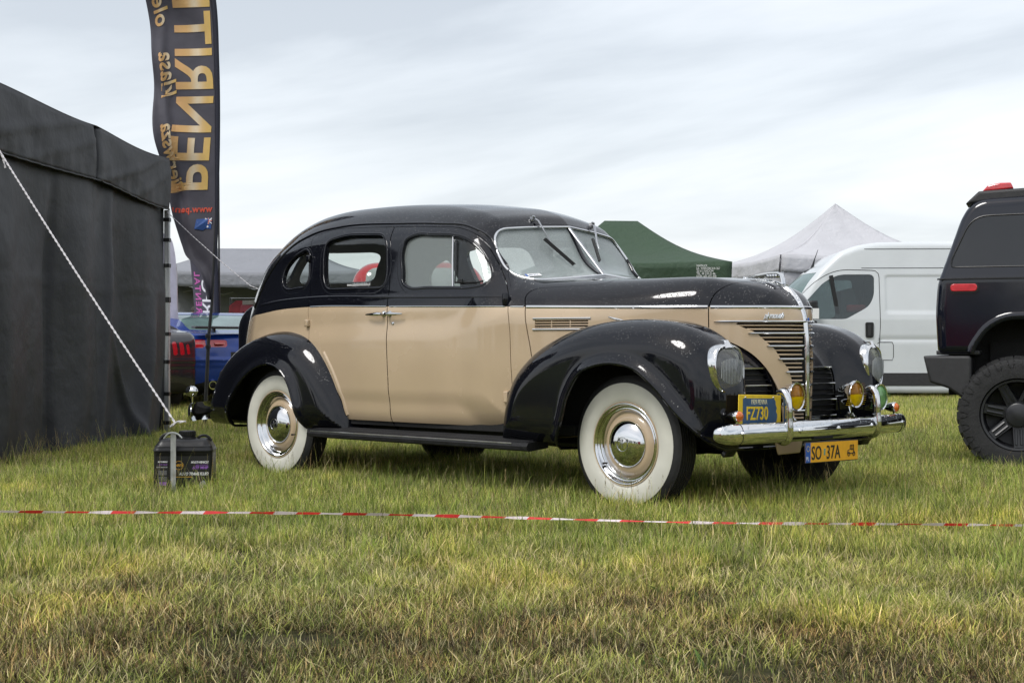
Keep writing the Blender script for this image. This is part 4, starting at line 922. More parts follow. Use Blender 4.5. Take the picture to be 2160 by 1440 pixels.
def plainwheel(parent,c,s,r,wd,rimr,rimm,spokes=5,lug=False,name='wheel',rimd=.04):
    e=bpy.data.objects.new(name,None); link(e,parent); e.location=c; ax=(0,s,0); b=MB()
    prof=[(rimr,wd*.30),(rimr*1.05,wd*.46),(r*.86,wd*.50),(r*.94,wd*.47),(r*.985,wd*.42),(r,wd*.34),(r,-wd*.34),(r*.985,-wd*.42),(r*.94,-wd*.47),(rimr*1.05,-wd*.46),(rimr,-wd*.3)]
    if lug:
        NL=26
        b.lathe([(a*(.972 if i in(4,5,6,7) else 1),h) for i,(a,h) in enumerate(prof)],NL*4,axis=ax); o=b.build('tyre',RUBBER,e,sharp=45)
        for k in range(NL):
            a=2*math.pi*k/NL
            for (da,y0,y1,ra,rb) in ((0,.20,.47,.93,1.0),(math.pi/NL,-.47,-.20,.93,1.0),(math.pi/NL*.9,-.16,.16,.95,1.)):
                aa=a+da; t=np.array([math.cos(aa),0,math.sin(aa)]); u=np.array([-math.sin(aa),0,math.cos(aa)]); q=np.array([0,s,0])
                w2=.066*r; V=[]
                for rr in (ra*r,rb*r*1.003):
                    for yy in (y0*wd,y1*wd):
                        for uu in (-w2,w2):
                            V.append(t*(rr-(.02*r if abs(yy)>.4*wd and rr>.95*r else 0))+u*(uu*(1 if abs(yy)>.3*wd else .8)+.02*r*(1 if yy>0 else -1))+q*yy)
                if k==0 and da==0: b2=MB()
                if lug=='each': b3=MB(); b3.add(V,[(0,1,3,2),(4,6,7,5),(0,4,5,1),(2,3,7,6),(0,2,6,4),(1,5,7,3)]); b3.build('tread_block',RUBBER,e,smooth=False); continue
                b2.add(V,[(0,1,3,2),(4,6,7,5),(0,4,5,1),(2,3,7,6),(0,2,6,4),(1,5,7,3)])
            # side biter ribs on the sidewall
            for dd in (-.055,.055):
                aa=a+dd; t=np.array([math.cos(aa),0,math.sin(aa)]); t2=np.array([math.cos(a+dd*.35),0,math.sin(a+dd*.35)]); q=np.array([0,s,0])
                b2.tube([t*(r*.93)+q*wd*.478,t*(r*.87)+q*wd*.500,t2*(r*.815)+q*wd*.497],.0055,n=4)
        b2.build('side_biter' if lug=='each' else 'tread_block',RUBBER,e,smooth=False,kind='stuff')
    else:
        b.lathe(prof,56,axis=ax); b.build('tyre',RUBBER,e,sharp=45)
    b=MB(); b.lathe([(rimr*1.02,wd*.36),(rimr*1.01,wd*.43),(rimr*.95,wd*.42),(rimr*.93,wd*.25),(rimr*.90,-wd*.1),(rimr*.6,-wd*.2),(.001,-wd*.2)],48,axis=ax); rim=b.build('rim',rimm,e,sharp=40)
    for k in range(spokes):
        a=2*math.pi*(k+.28)/spokes; t=np.array([math.cos(a),0,math.sin(a)]); u=np.array([-math.sin(a),0,math.cos(a)]); q=np.array([0,s,0]); b=MB()
        V=[]
        for rr,ww,yy in ((rimr*.25,.16,wd*.25),(rimr*.93,.13,wd*.34)):
            for uu in (-1,1):
                V.append(t*rr+u*uu*ww*rimr+q*yy); V.append(t*rr+u*uu*ww*rimr*1.2+q*(yy-.06))
        b.add(V,[(0,1,3,2),(4,6,7,5),(0,4,5,1),(2,3,7,6),(0,2,6,4),(1,5,7,3)])
        b.tube([t*rimr*.42-u*.035*rimr*2+q*(wd*.29),t*rimr*.85-u*.035*rimr*2+q*(wd*.345)],.010*rimr/.25,n=5); b.tube([t*rimr*.42+u*.035*rimr*2+q*(wd*.29),t*rimr*.85+u*.035*rimr*2+q*(wd*.345)],.010*rimr/.25,n=5)
        b.build('spoke',rimm,e,smooth=False)
    b=MB(); b.lathe([(.001,wd*.42),(rimr*.30,wd*.42),(rimr*.335,wd*.40),(rimr*.36,wd*.2)],32,axis=ax); b.build('hub_cap',rimm,e)
    return e
NAVY=mat('dark_navy_paint',(.005,.0065,.013),.08,spec=.5,coat=.2,var=.2,vscale=3)
TINT=mat('dark_tinted_glass',(.010,.012,.015),.03,spec=.6,var=.1)
VANW=mat('white_van_paint',(.63,.66,.68),.30,coat=.3,var=.04,vscale=2)
VANG=mat('dark_van_glass',(.015,.028,.028),.03,spec=.8,var=.3,vscale=2)
BLUE=mat('metallic_blue_paint',(.010,.045,.26),.18,metal=.25,coat=.6,var=.1,vscale=3)
GREY=mat('dark_grey_paint',(.035,.035,.040),.18,metal=.3,coat=.5,var=.1)
REDP=mat('red_paint',(.45,.015,.02),.2,coat=.5,var=.1)
BGGL=mat('pale_rear_glass',(.12,.19,.18),.05,spec=.9,var=.2,vscale=4)
ALLOY=mat('black_alloy',(.020,.021,.024),.35,spec=.5,var=.2,vscale=18)
# ---- lifted off-roader at the right edge (tail towards the left)
S=empty('off_road_vehicle',W(3.44*.945+.10,10.37*.945-.02)+np.array([0,0,.047]),RA-.36,label='dark navy boxy off-road vehicle with knobbly tyres and a red side lamp',cat='off-road vehicle')
S.scale=(.945,.945,.945)
# local: x towards its front (right in the photo), near flank at y=-.0 ... far flank y=+1.95
OPf=[(-.50,.80),(-.515,1.10),(-.50,1.32),(-.43,1.52),(-.335,1.80),(-.28,1.885),(-.20,1.93),(.4,1.955),(2.4,1.95),(2.75,1.85),(3.2,1.38),(4.05,1.30),(4.1,.80)]
def offr(P):
    x,y,z=P.T; yc=y-1.00; ay=np.abs(yc); w_=1.00-.15*np.maximum(0,z-1.34)
    return rint(polysd(rpoly(OPf,.05),x,z),ay-w_,.055)
AR=rpoly([(-.275,.4),(-.275,.84),(-.17,1.00),(-.04,1.075),(.30,1.085),(.54,.9),(.58,.4)],.06); AR2=rpoly([(2.65,.4),(2.65,.84),(2.8,1.02),(3.0,1.085),(3.5,1.085),(3.75,.9),(3.8,.4)],.06)
def odisp(V):
    x,y,z=V.T; side_=(np.abs(y-1)>.6)
    d=0*z
    return d
mk=vshell(offr,(-.6,-.15,.7),(4.2,2.15,2.05),.03,S,'body',[NAVY,SOOT],[('wheel_arch',lambda V:np.maximum(np.minimum(polysd(AR,V[:,0],V[:,2]),polysd(AR2,V[:,0],V[:,2])),.5-np.abs(V[:,1]-1)),None,0),
 *[('side_window',lambda V,q=q:np.maximum(polysd(rpoly([(-.415,1.43),(.70,1.43),(.70,1.815),(-.265,1.80)],[.03,.04,.06,.12]),V[:,0],V[:,2]),.5-q*(V[:,1]-1)),[TINT,SOOT],.003) for q in (-1,1)],
 *[('front_window',lambda V,q=q,a=a,c=c:np.maximum(polysd(rect(a,c,1.43,1.81,.05),V[:,0],V[:,2]),.5-q*(V[:,1]-1)),[TINT,SOOT],.003) for q in (-1,1) for a,c in ((.85,1.6),(1.7,2.5))]],disp=odisp)
for A_ in (AR,AR2):
    q=resamp(A_[A_[:,1]>.80],.04); P_,N_=side(q+np.array([0,.012]),-1,lambda P:offr(P+[0,1.0-.0,0])) if False else (np.c_[q[:,0],np.full(len(q),.004),q[:,1]],None)
    b=MB(); b.tube(P_,.022,n=8,flat=(1.3,.8),up=(0,1,0)); b.build('arch_flare',NAVY,S)
q=resamp(np.vstack([rpoly([(-.415,1.43),(.70,1.43),(.70,1.815),(-.265,1.80)],[.03,.04,.06,.12]),[[-.415,1.46]]]),.03)[:-1]
b=MB(); b.tube(np.c_[q[:,0],.002+.15*np.maximum(0,q[:,1]-1.34),q[:,1]],.006,n=6,closed=True,up=(0,1,0)); b.build('window_seal',BLACKPL,S)
b=MB(); b.tube([(-.50,.004,1.345),(-.47,.0,1.345),(3.2,.0,1.345)],.0065,n=6); b.build('body_seam',BLACKPL,S)
b=MB(); b.box((1.8,1,.72),(3.9,1.3,.34)); b.box((.20,1,.8),(1.3,1.2,.6)); b.build('chassis',SOOT,S)
b=MB(); b.ext([(-.60,.792),(-.28,.792),(-.265,.78),(-.265,.50),(-.30,.47),(-.42,.555),(-.555,.60)],2.0,np.array([[1,0,0,0],[0,1,0,1.0],[0,0,1,0],[0,0,0,1.]])); bevel(b.build('rear_bumper',PLASTIC,S),.018)
b=MB(); b.box((-.36,1.0,.815),(.30,1.94,.03)); bevel(b.build('bumper_top_pad',PLASTIC,S),.008)
b=MB(); b.ext([(-.315,1.895),(-.22,1.985),(2.5,2.10),(2.6,1.955),(.5,1.95)],1.75,np.array([[1,0,0,0],[0,1,0,1.0],[0,0,1,0],[0,0,0,1.]])); bevel(b.build('roof_rail_spoiler',PLASTIC,S),.02)
b=MB(); b.ext([(-.20,1.985),(-.16,2.028),(-.08,2.045),(.0,2.045),(.02,2.0)],.22,np.array([[1,0,0,.0],[0,1,0,.28],[0,0,1,0],[0,0,0,1.]])); bevel(b.build('roof_marker_lamp',REDL,S),.012)
b=MB(); b.ext(rect(-.415,-.215,1.245,1.318,.035),.02,np.array([[1,0,0,0],[0,1,0,-.002],[0,0,1,0],[0,0,0,1.]])); lb=b.build('lamp_bezel',BLACKPL,S)
b=MB(); b.ext(rect(-.408,-.224,1.255,1.309,.026),.02,np.array([[1,0,0,0],[0,1,0,-.010],[0,0,1,0],[0,0,0,1.]])); bevel(b.build('side_lamp',REDL,S),.005)
for x in (-.345,-.29): 
    b=MB(); b.box((x,-.021,1.282),(.004,.003,.045)); b.build('lamp_rib',REDL,lb)
for s_,yy in ((-1,.13),(1,1.87)):
    plainwheel(S,(.05,yy,.372),s_,.42,.30,.25,ALLOY,7,lug='each' if s_<0 else True); plainwheel(S,(3.22,yy,.372),s_,.42,.30,.25,ALLOY,7,lug=(s_<0))
b=MB(); b.box((-.275,.26,.42),(.02,.22,.22)); b.build('mud_flap',mat('pale_mud_flap',(.30,.31,.32),.5),S)
# ---- white high-roof van
S=empty('white_panel_van',(*W(5.72,22.7)[:2],0),RA-.05,label='white high-roof panel van with black door mirror parked behind the sedan nose',cat='van')
# local x=0 at the rear edge of the front door, front towards -x ; near flank y=-1 .. far +1 (centre y=0 shifted)
VP=[(-1.95,.12),(-1.98,.75),(-1.88,1.05),(-1.70,1.18),(-1.30,1.80),(-1.22,1.90),(-1.05,2.05),(-.82,2.20),(-.58,2.36),(-.32,2.46),(0,2.51),(.5,2.52),(3.55,2.52),(3.62,2.4),(3.65,.6),(3.6,.12)]
VPp=rpoly(VP,.08)
DW=rpoly([(-.50,1.30),(-.14,1.50),(-.06,1.66),(-.055,1.96),(-.10,2.0),(-.60,2.0),(-.84,1.88),(-1.17,1.52),(-1.20,1.30)],[.05,.14,.1,.04,.03,.10,.10,.04,.04])
def vanf(P):
    x,y,z=P.T; ay=np.abs(y-1.02); w_=1.02-.10*np.maximum(0,z-1.3)-.25*np.maximum(0,-1.0-x)**2
    return rint(polysd(VPp,x-.28*ay**2*ss(-.5,-1.2,x)*-1*-1,z),ay-w_,.10)
def vdisp(V):
    x,y,z=V.T; s_=ss(.5,.7,np.abs(y-1.02)); d=0
    def gr(q,w=.006,a=.010): return -a*np.exp(-(q/w)**2)
    door=np.abs(polysd(rpoly([(0,.70),(0.03,1.2),(.02,2.06),(-.62,2.08),(-.95,1.92),(-1.35,1.50),(-1.38,.9),(-1.1,.62)],[.1,.05,.1,.2,.2,.1,.1,.1]),x,z)); 
    d=d-.014*ss(.03,-.03,polysd(rect(.12,1.55,1.40,1.98,.06),x,z))-.014*ss(.03,-.03,polysd(rect(1.85,3.45,1.40,1.98,.06),x,z))
    d=d-.012*np.exp(-((z-.985)/.035)**2)*(x>.02)
    return d*s_
VGL=glass('van_side_glass',(.62,.70,.69),.06,.02,haze=.02)
WSV=lambda V: np.maximum(polysd(rpoly([(-1.64,1.26),(-1.28,1.80),(-1.14,1.93),(-1.05,2.02),(-1.35,2.6),(-2.3,1.9),(-2.1,1.26)],.03),V[:,0]-.28*np.abs(V[:,1]-1.02)**2*ss(-.5,-1.2,V[:,0]),V[:,2]),np.abs(V[:,1]-1.02)-.84)
mk=vshell(vanf,(-2.1,-.1,.0),(3.8,2.2,2.65),.035,S,'body',[VANW,SOOT],[('windscreen',WSV,[BGGL,SOOT],.004),
 *[('door_window',lambda V,q=q:np.maximum(polysd(DW,V[:,0],V[:,2]),.4-q*(V[:,1]-1.02)),VGL,.01) for q in (-1,1)],
 ('wheel_arch',lambda V:np.maximum(np.minimum(np.hypot(V[:,0]+.95,V[:,2]-.36)-.42,np.hypot(V[:,0]-2.9,V[:,2]-.36)-.42),.3-np.abs(V[:,1]-1.02)),None,0),
 ('lower_strip',lambda V:np.maximum(np.abs(V[:,2]-.36)-.10,.3-np.abs(V[:,1]-1.02)),[PLASTIC,SOOT],-.006)],clip=lambda V:V[:,2]-.15,disp=vdisp)
vsd=lambda q: side(q,-1,lambda P:vanf(P+np.array([0,1.02,0])))
for q in (rpoly([(0,.70),(0.03,1.2),(.02,2.06),(-.62,2.08),(-.95,1.92),(-1.35,1.50),(-1.38,.9),(-1.1,.62)],[.1,.05,.1,.2,.2,.1,.1,.1])[:],rect(-.02,.23,.66,.94,.02),np.array([(-.25,2.10),(3.5,2.10)]),np.array([(-.2,2.40),(3.5,2.40)]),np.array([(1.70,.6),(1.70,2.05)])):
    q=resamp(q,.06); P_,N_=vsd(q); P_=P_+np.array([0,1.02,0]); b=MB(); b.tube(P_,.0055,n=5); b.build('panel_seam',PLASTIC,S)
b=MB(); b.box((-.665,.045,1.62),(.060,.03,.74),R=[[.985,0,-.17],[0,1,0],[.17,0,.985]]); b.build('door_window_post',BLACKPL,S)
b=MB(); b.ext(rpoly([(-.20,1.01),(-.08,1.01),(-.075,1.25),(-.205,1.25)],.03),.03,np.array([[1,0,0,0],[0,1,0,-.002],[0,0,1,0],[0,0,0,1.]])); h=b.build('door_handle',BLACKPL,S); b=MB(); b.ext(rpoly([(-.165,1.04),(-.125,1.04),(-.12,1.21),(-.17,1.21)],.012),.03,np.array([[1,0,0,0],[0,1,0,-.016],[0,0,1,0],[0,0,0,1.]])); b.build('handle_grip',PLASTIC,h)
b=MB(); b.box((-1.05,-.20,1.44),(.13,.24,.28)); b.box((-1.05,-.19,1.20),(.12,.22,.14)); b.box((-1.10,-.05,1.25),(.10,.2,.05)); mm=bevel(b.build('door_mirror',BLACKPL,S),.03); b=MB(); b.box((-.98,-.20,1.40),(.008,.18,.20)); b.build('mirror_glass',CHROME,mm)
b=MB(); b.box((-1.02,-.315,1.38),(.10,.012,.16)); b.build('mirror_cover',WHITE,mm)
b=MB(); b.box((-.11,-.012,.675),(.13,.03,.055)); bevel(b.build('side_repeater',ORANGE,S),.006)
b=MB(); b.tube([(-1.02,.85,2.07),(-.90,.85,2.12),(-.85,.85,2.30),(-.80,.85,2.44)],[.02,.03,.008,.004],n=6); b.build('aerial',BLACKPL,S)
b=MB(); b.ext([(-1.05,1.15),(-.75,1.25),(-.55,1.05),(-.55,1.75),(-.35,1.8),(-.22,1.5),(-.2,.9),(-1.0,.9)],.45,np.array([[1,0,0,0],[0,1,0,.5],[0,0,1,0],[0,0,0,1.]])); bevel(b.build('seat',mat('van_seat',(.05,.05,.055),.8),S),.03)
b=MB(); b.box((-.30,.30,1.47),(.30,.2,.12)); bevel(b.build('red_cushion',mat('red_cloth',(.35,.02,.03),.8),S),.04)
b=MB(); b.box((.8,1.02,.45),(5.0,1.6,.25)); b.box((.15,1.02,1.3),(.03,1.75,1.5)); b.build('chassis',SOOT,S)
for x in (-.95,2.9):
    for s_,yy in ((-1,.17),(1,1.87)): plainwheel(S,(x,yy,.35),s_,.35,.22,.21,STEEL,0)
# ---- low coupes behind the tent pole
def coupe(P):
    x,y,z=P.T; ay=np.abs(y); w_=np.interp(x,[0,.4,1,2,3,4,4.6,4.8],[.80,.92,.95,.93,.93,.92,.82,.7])-.42*np.maximum(0,z-.98)
    return rint(polysd(COP,x-.35*ay**2*ss(.8,0,x)+.3*ay**2*ss(4,4.7,x),z),(ay-w_)*.93,.07)
COP=rpoly([(.05,.28),(0,.55),(.02,.90),(.10,1.04),(.55,1.075),(1.25,1.28),(1.7,1.355),(2.2,1.365),(2.7,1.28),(3.4,1.0),(4.3,.90),(4.7,.72),(4.75,.28)],.09)
CM=surfnet(coupe,(-.15,-1.05,.2),(4.85,1.05,1.45),.035,ne=.015)
def mkcoupe(nm,loc,rz,paint,lamps,rim,**k):
    S=empty(nm,loc,rz,**k); M=CM
    rg,M=split(M,lambda V:np.maximum(polysd(rpoly([(.60,1.085),(1.28,1.275),(1.60,1.345),(1.4,1.6),(.3,1.3)],.02),V[:,0],V[:,2]),np.abs(V[:,1])-.68+.3*np.maximum(0,V[:,2]-1.05))); panel('rear_window',shift(rg,-.004),[BGGL,SOOT],S,t=.01)
    
    for q_ in (-1,1): sg,M=split(M,fx(rpoly([(1.35,1.06),(3.0,1.03),(2.65,1.22),(2.2,1.31),(1.75,1.30)],.05),.5,9,q_)); panel('side_window',shift(sg,-.004),[TINT,SOOT],S,t=.01)
    _,M=split(M,lambda V:np.maximum(np.minimum(np.hypot(V[:,0]-1.0,V[:,2]-.34)-.38,np.hypot(V[:,0]-3.85,V[:,2]-.34)-.38),.4-np.abs(V[:,1])))
    df,M=split(M,lambda V:np.maximum(V[:,2]-.42+.08*ss(.5,.9,np.abs(V[:,1])),V[:,0]-.55)); panel('diffuser',df,[BLACKPL,SOOT],S,t=.02)
    M=displace(M,lambda V:(.010*np.exp(-((V[:,2]-.68)/.02)**2)-.008*np.exp(-((V[:,2]-.60)/.012)**2))*ss(.6,.2,V[:,0]))
    for nm2,poly in lamps:
        for sg_ in (-1,1):
            q=[(y*sg_,z) for y,z in poly]; g,M=split(M,lambda V:np.maximum(polysd(rpoly(q,.02),V[:,1],V[:,2]),V[:,0]-.6)); l=panel(nm2,shift(g,-.004),[REDL,SOOT],S,t=.01)
    panel('body',M,[paint,SOOT],S,t=.02)
    for x in (1.0,3.85):
        for s_ in (-1,1): plainwheel(S,(x,s_*.82,.34),s_,.34,.24,.24,rim,5)
    b=MB(); b.box((2.4,0,.45),(4.0,1.4,.4)); b.build('chassis',SOOT,S)
    return S
S=mkcoupe('blue_coupe',(*W(-3.45,19.4)[:2],0),RA+math.radians(123),BLUE,[('tail_lamp',[(.34,.86),(.34,.955),(.55,.96),(.58,.86)]),('tail_lamp',[(.61,.85),(.61,.96),(.84,.965),(.90,.92),(.86,.85)])],ALLOY,label='metallic blue coupe seen from behind with red tail lamps beside the flag pole',cat='car',group='coupes parked behind the tent')
b=MB(); V=[(.02,-.80,1.13),(.02,.80,1.13),(.22,.78,1.14),(.22,-.78,1.14)]; b.add(V+[(x,y,z-.03) for x,y,z in V],[(0,1,2,3),(4,7,6,5),(0,4,5,1),(1,5,6,2),(2,6,7,3),(3,7,4,0)]); b.box((.15,.5,1.09),(.08,.03,.07)); b.box((.15,-.5,1.09),(.08,.03,.07)); bevel(b.build('spoiler',BLACKPL,S),.006)
for sg_ in (-1,1):
    b=MB(); b.lathe([(.05,0),(.055,.06),(.045,.06),(.04,0)],20,c=(.10,sg_*.55,.36),axis=(-1,0,0)); b.build('exhaust_tip',CHROME,S)
    for poly in ([(.38,.845),(.52,.85)],[(.65,.85),(.80,.858)]):
        b=MB(); b.box((-.012+.10*1,sg_*(poly[0][0]+poly[1][0])/2,.908),(.10,.12,.018)); b.build('lamp_insert',mat('lamp_pink',(.75,.25,.25),.3),S)
S=mkcoupe('grey_coupe',(*W(-4.46,17.6)[:2],-.0),RA+math.radians(133),GREY,[('tail_lamp',[(.46,.76),(.44,.93),(.52,.93),(.54,.76)]),('tail_lamp',[(.58,.76),(.56,.925),(.64,.92),(.66,.76)]),('tail_lamp',[(.70,.765),(.68,.91),(.74,.90),(.76,.77)])],ALLOY,label='dark grey coupe tail with three upright red lamp bars beside the black tent',cat='car',group='coupes parked behind the tent')
b=MB(); b.tube([(1.2,-.2,1.25),(1.05,-.2,1.65)],.006,n=5); b.build('aerial',BLACKPL,S)
# ---- red bus-shaped car seen through the sedan's windows
BUSGL=mat('pale_bus_glass',(.33,.36,.35),.1,spec=.8,var=.3,vscale=3)
def busf(P):
    x,y,z=P.T; return rbox(x,y,z-1.05,2.1,.88-.0,.93,.32)+.10*np.maximum(0,z-1.3)*(np.abs(y)/.9)
def mkbus(nm,loc,rz,**k):
    S=empty(nm,loc,rz,**k); M=surfnet(busf,(-2.3,-1,.05),(2.3,1,2.1),.06,ne=.02)
    for q_ in (-1,1): g,M=split(M,lambda V:np.maximum(polysd(rect(-.68,.68,1.25,1.87,.16),V[:,1],V[:,2]),1.2-q_*V[:,0])); panel('end_window',g,[BUSGL,SOOT],S,t=.02)
    for q_,a,b_ in [(q_,a,b_) for q_ in (-1,1) for a,b_ in ((-1.75,-.85),(-.7,.3),(.45,1.6))]:
        g,M=split(M,fx(rect(a,b_,1.15,1.62,.08),.5,9,q_)); panel('side_window',g,[TINT,SOOT],S,t=.02)
    panel('body',M,[REDP,SOOT],S,t=.03)
    for x in (-1.3,1.3):
        for s_ in (-1,1): plainwheel(S,(x,s_*.80,.33),s_,.33,.2,.2,STEEL,0)
    return S
mkbus('red_minibus',(*W(-1.42,20.5)[:2],0),RA+math.pi/2+.12,label='round-topped red minibus seen end-on through the sedan windows',cat='minibus',group='red minibuses')
mkbus('red_minibus',(*W(-5.2,-5.5)[:2],0),RA+.35,label='stand-in minibus added behind the viewpoint for the red car mirrored in the sedan front fender',cat='minibus',group='red minibuses')  # unseen stand-in, added for the red reflection in the fender
# ---- tents
def cloth(name,c,rough=.75,tr=.25,var=.06,bump=.35,bs=5):
    m=mat(name,c,rough,var=var,vscale=2.2,bump=bump,bscale=bs,trans=tr)
    for n in m.node_tree.nodes:
        if n.bl_idname=='ShaderNodeBump': n.inputs['Distance'].default_value=.07
        if n.bl_idname=='ShaderNodeTexNoise' and n.inputs['Scale'].default_value==bs: n.inputs['Distortion'].default_value=1.2; n.inputs['Detail'].default_value=3
    return m
BLKCL=cloth('black_tent_cloth',(.013,.014,.019),.55,.02,var=.15,bump=.38,bs=2.6)
GRNCL=cloth('green_tent_cloth',(.036,.072,.038),.6,.12); WHTCL=cloth('white_tent_cloth',(.62,.62,.65),.7,.22); GRYCL=cloth('grey_tent_cloth',(.30,.31,.34),.7,.2)
ALU=mat('aluminium_leg',(.50,.51,.53),.4,metal=.8,var=.1)
def grid(fn,nu,nv):
    V=[fn(i/(nu-1),j/(nv-1)) for i in range(nu) for j in range(nv)]; i,j=np.meshgrid(np.arange(nu-1),np.arange(nv-1),indexing='ij'); a=(i*nv+j).ravel()
    return np.array(V),np.stack([a,a+nv,a+nv+1,a+1],1)
def slab(name,fn,nu,nv,m,parent,t=.006,**k):
    V,F=grid(fn,nu,nv); me=bpy.data.meshes.new(name); b=MB()
    n=np.zeros_like(V); fnm=np.cross(V[F[:,1]]-V[F[:,0]],V[F[:,3]]-V[F[:,0]])
    for q in range(4): np.add.at(n,F[:,q],fnm)
    n/=np.linalg.norm(n,axis=1,keepdims=True)+1e-12
    N_=len(V); i=np.arange(nu);j=np.arange(nv); ring=np.r_[i[:-1]*nv,(nu-1)*nv+j[:-1],i[::-1][:-1]*nv+nv-1,j[::-1][:-1]]
    r2=np.roll(ring,-1); Q=np.concatenate([F,F[:,::-1]+N_,np.stack([ring,ring+N_,r2+N_,r2],1)])
    return obj(name,np.concatenate([V,V-n*t]),[Q],m,parent,**k)
def gazebo(nm,loc,rz,wx,wy,eave,peak,val,m,seed=0,sag=.28,ridge=0.,legs=True,wall=None,**k):
    """pop-up tent, local origin under its middle; sides along x and y"""
    S=empty(nm,loc,rz,**k); hx,hy=wx/2,wy/2; rr=random.Random(seed); ph=[rr.uniform(0,6) for _ in range(8)]
    cs=[(-hx,-hy),(hx,-hy),(hx,hy),(-hx,hy)]; rg=[(-ridge,0),(ridge,0),(ridge,0),(-ridge,0)]
    for q in range(4):
        a=np.array(cs[q]);b_=np.array(cs[(q+1)%4]); ra=np.array(rg[q]);rb=np.array(rg[(q+1)%4])
        def roof(u,v,a=a,b_=b_,ra=ra,rb=rb,q=q):
            e=a*(1-u)+b_*u; p=ra*(1-u)+rb*u; xy=e*(1-v)+p*v
            z=eave+(peak-eave)*(v-sag*math.sin(math.pi*v)*.55)+ (-.05*math.sin(math.pi*u)*(1-v))+.012*math.sin(9*u+ph[q])*math.sin(math.pi*v)
            return (xy[0],xy[1],z)
        slab('roof_panel',roof,17,13,m,S)
        def va(u,v,a=a,b_=b_,q=q):
            e=a*(1-u)+b_*u; n_=np.array([(b_-a)[1],-(b_-a)[0]])/np.linalg.norm(b_-a)
            o=.015+.02*math.sin(14*u+ph[q])*v+.012*math.sin(31*u+ph[q+4])*v
            p=e+n_*o; return (p[0],p[1],eave-.05*math.sin(math.pi*u)-val*v+.0)
        slab('valance',va,25,5,m,S)
    if legs:
        for x,y in cs:
            b=MB(); b.box((x*.985,y*.985,eave/2-.02),(.04,.04,eave-.04)); b.build('leg',ALU,S)
        for q in range(4):
            a=np.array(cs[q])*.98;b_=np.array(cs[(q+1)%4])*.98; b=MB(); nseg=4
            for k2 in range(nseg):
                p=a+(b_-a)*k2/nseg; r_=a+(b_-a)*(k2+1)/nseg; z0,z1=eave-.38,eave-.10
                b.tube([(p[0],p[1],z0),(r_[0],r_[1],z1)],.014,n=4); b.tube([(p[0],p[1],z1),(r_[0],r_[1],z0)],.014,n=4)
            b.build('truss',ALU,S)
    if wall:
        for q in wall:
            a=np.array(cs[q]);b_=np.array(cs[(q+1)%4])
            def wl(u,v,a=a,b_=b_):
                e=a*(1-u)+b_*u; n_=np.array([(b_-a)[1],-(b_-a)[0]])/np.linalg.norm(b_-a); p=e+n_*(-.03+.02*math.sin(17*u+2*v)); return (p[0],p[1],(eave-.1)*(1-v)+.03)
            slab('side_wall',wl,30,8,m,S)
    return S
gazebo('green_gazebo',(*W(1.83,24.4)[:2],0),RA+.10,3.0,3.0,2.22,2.98,.33,GRNCL,1,ridge=.28,label='dark green pop-up gazebo with white lettering on its valance behind the hood',cat='gazebo',group='pop-up gazebos')
gz=bpy.data.objects['green_gazebo']
lines=['HAMAXX','UL. WIERZBICKA 267','26-612 RADOM','TEL. 48 330-21-86','KOM. 601-455-468','E-mail: handel@hamaxx.com.pl','sklep internetowy www.hamaxx.pl']
for i,t_ in enumerate(lines):
    text('valance_lettering',t_,.052,((.93,-1.555,2.13-.042*i),(1,0,0),(0,0,1)),WHITE,gz,extr=.001,wscale=.78)
gazebo('white_gazebo',(*W(6.05,27.2)[:2],0),RA+.16,3.3,3.3,2.48,3.55,.30,WHTCL,2,sag=.34,wall=(0,1,2,3),label='white peaked gazebo with closed sides standing behind the white van',cat='gazebo',group='pop-up gazebos')
gazebo('grey_gazebo',(*W(-5.2,30.5)[:2],0),RA+.04,4.4,3.0,2.40,2.93,.30,GRYCL,3,ridge=1.0,wall=(2,),label='grey gazebo sheltering a clothes stall beyond the blue coupe',cat='gazebo',group='pop-up gazebos')
# clothes stall under the grey gazebo
S=empty('clothes_rack',(*W(-5.05,29.2)[:2],0),RA,label='rack with hanging dark red jackets under the grey gazebo',cat='clothes rack')
b=MB(); b.tube([(-.6,0,0),(-.6,0,1.85),(.5,0,1.85),(.5,0,0)],.02,n=6); b.build('rail',STEEL,S)
for i,cx in enumerate((-.42,-.18,.10,.32)):
    col=[(.16,.02,.025),(.14,.02,.03),(.03,.03,.04),(.20,.13,.08)][i]; b=MB()
    b.ext(rpoly([(-.07,.0),(.07,0),(.25,-.10),(.30,-.55),(.22,-.57),(.18,-.25),(.17,-.80),(-.17,-.80),(-.18,-.25),(-.22,-.57),(-.30,-.55),(-.25,-.10)],.03),.10,np.array([[.8,0,0,cx],[0,1,0,-.06*i],[0,0,1,1.80],[0,0,0,1.]])); bevel(b.build('jacket',mat('jacket_cloth',col,.85,var=.3),S),.02)
S=empty('wire_mesh_stand',(*W(-4.35,28.7)[:2],0),RA,label='grey wire mesh display grid with goods under the grey gazebo',cat='display stand')
for k in range(9): b=MB(); b.tube([(-.40,0,.3+.18*k),(.65,0,.3+.18*k)],.010,n=4); b.build('wire',STEEL,S)
for k in range(8): b=MB(); b.tube([(-.40+.15*k,0.012,.1),(-.40+.15*k,0.012,1.8)],.010 if k else .03,n=4); b.build('wire',STEEL,S)
b=MB(); b.box((.15,.35,1.0),(1.1,.4,1.5)); bevel(b.build('stacked_goods',mat('dark_goods',(.03,.028,.03),.8,var=.6,vscale=14),S),.05)
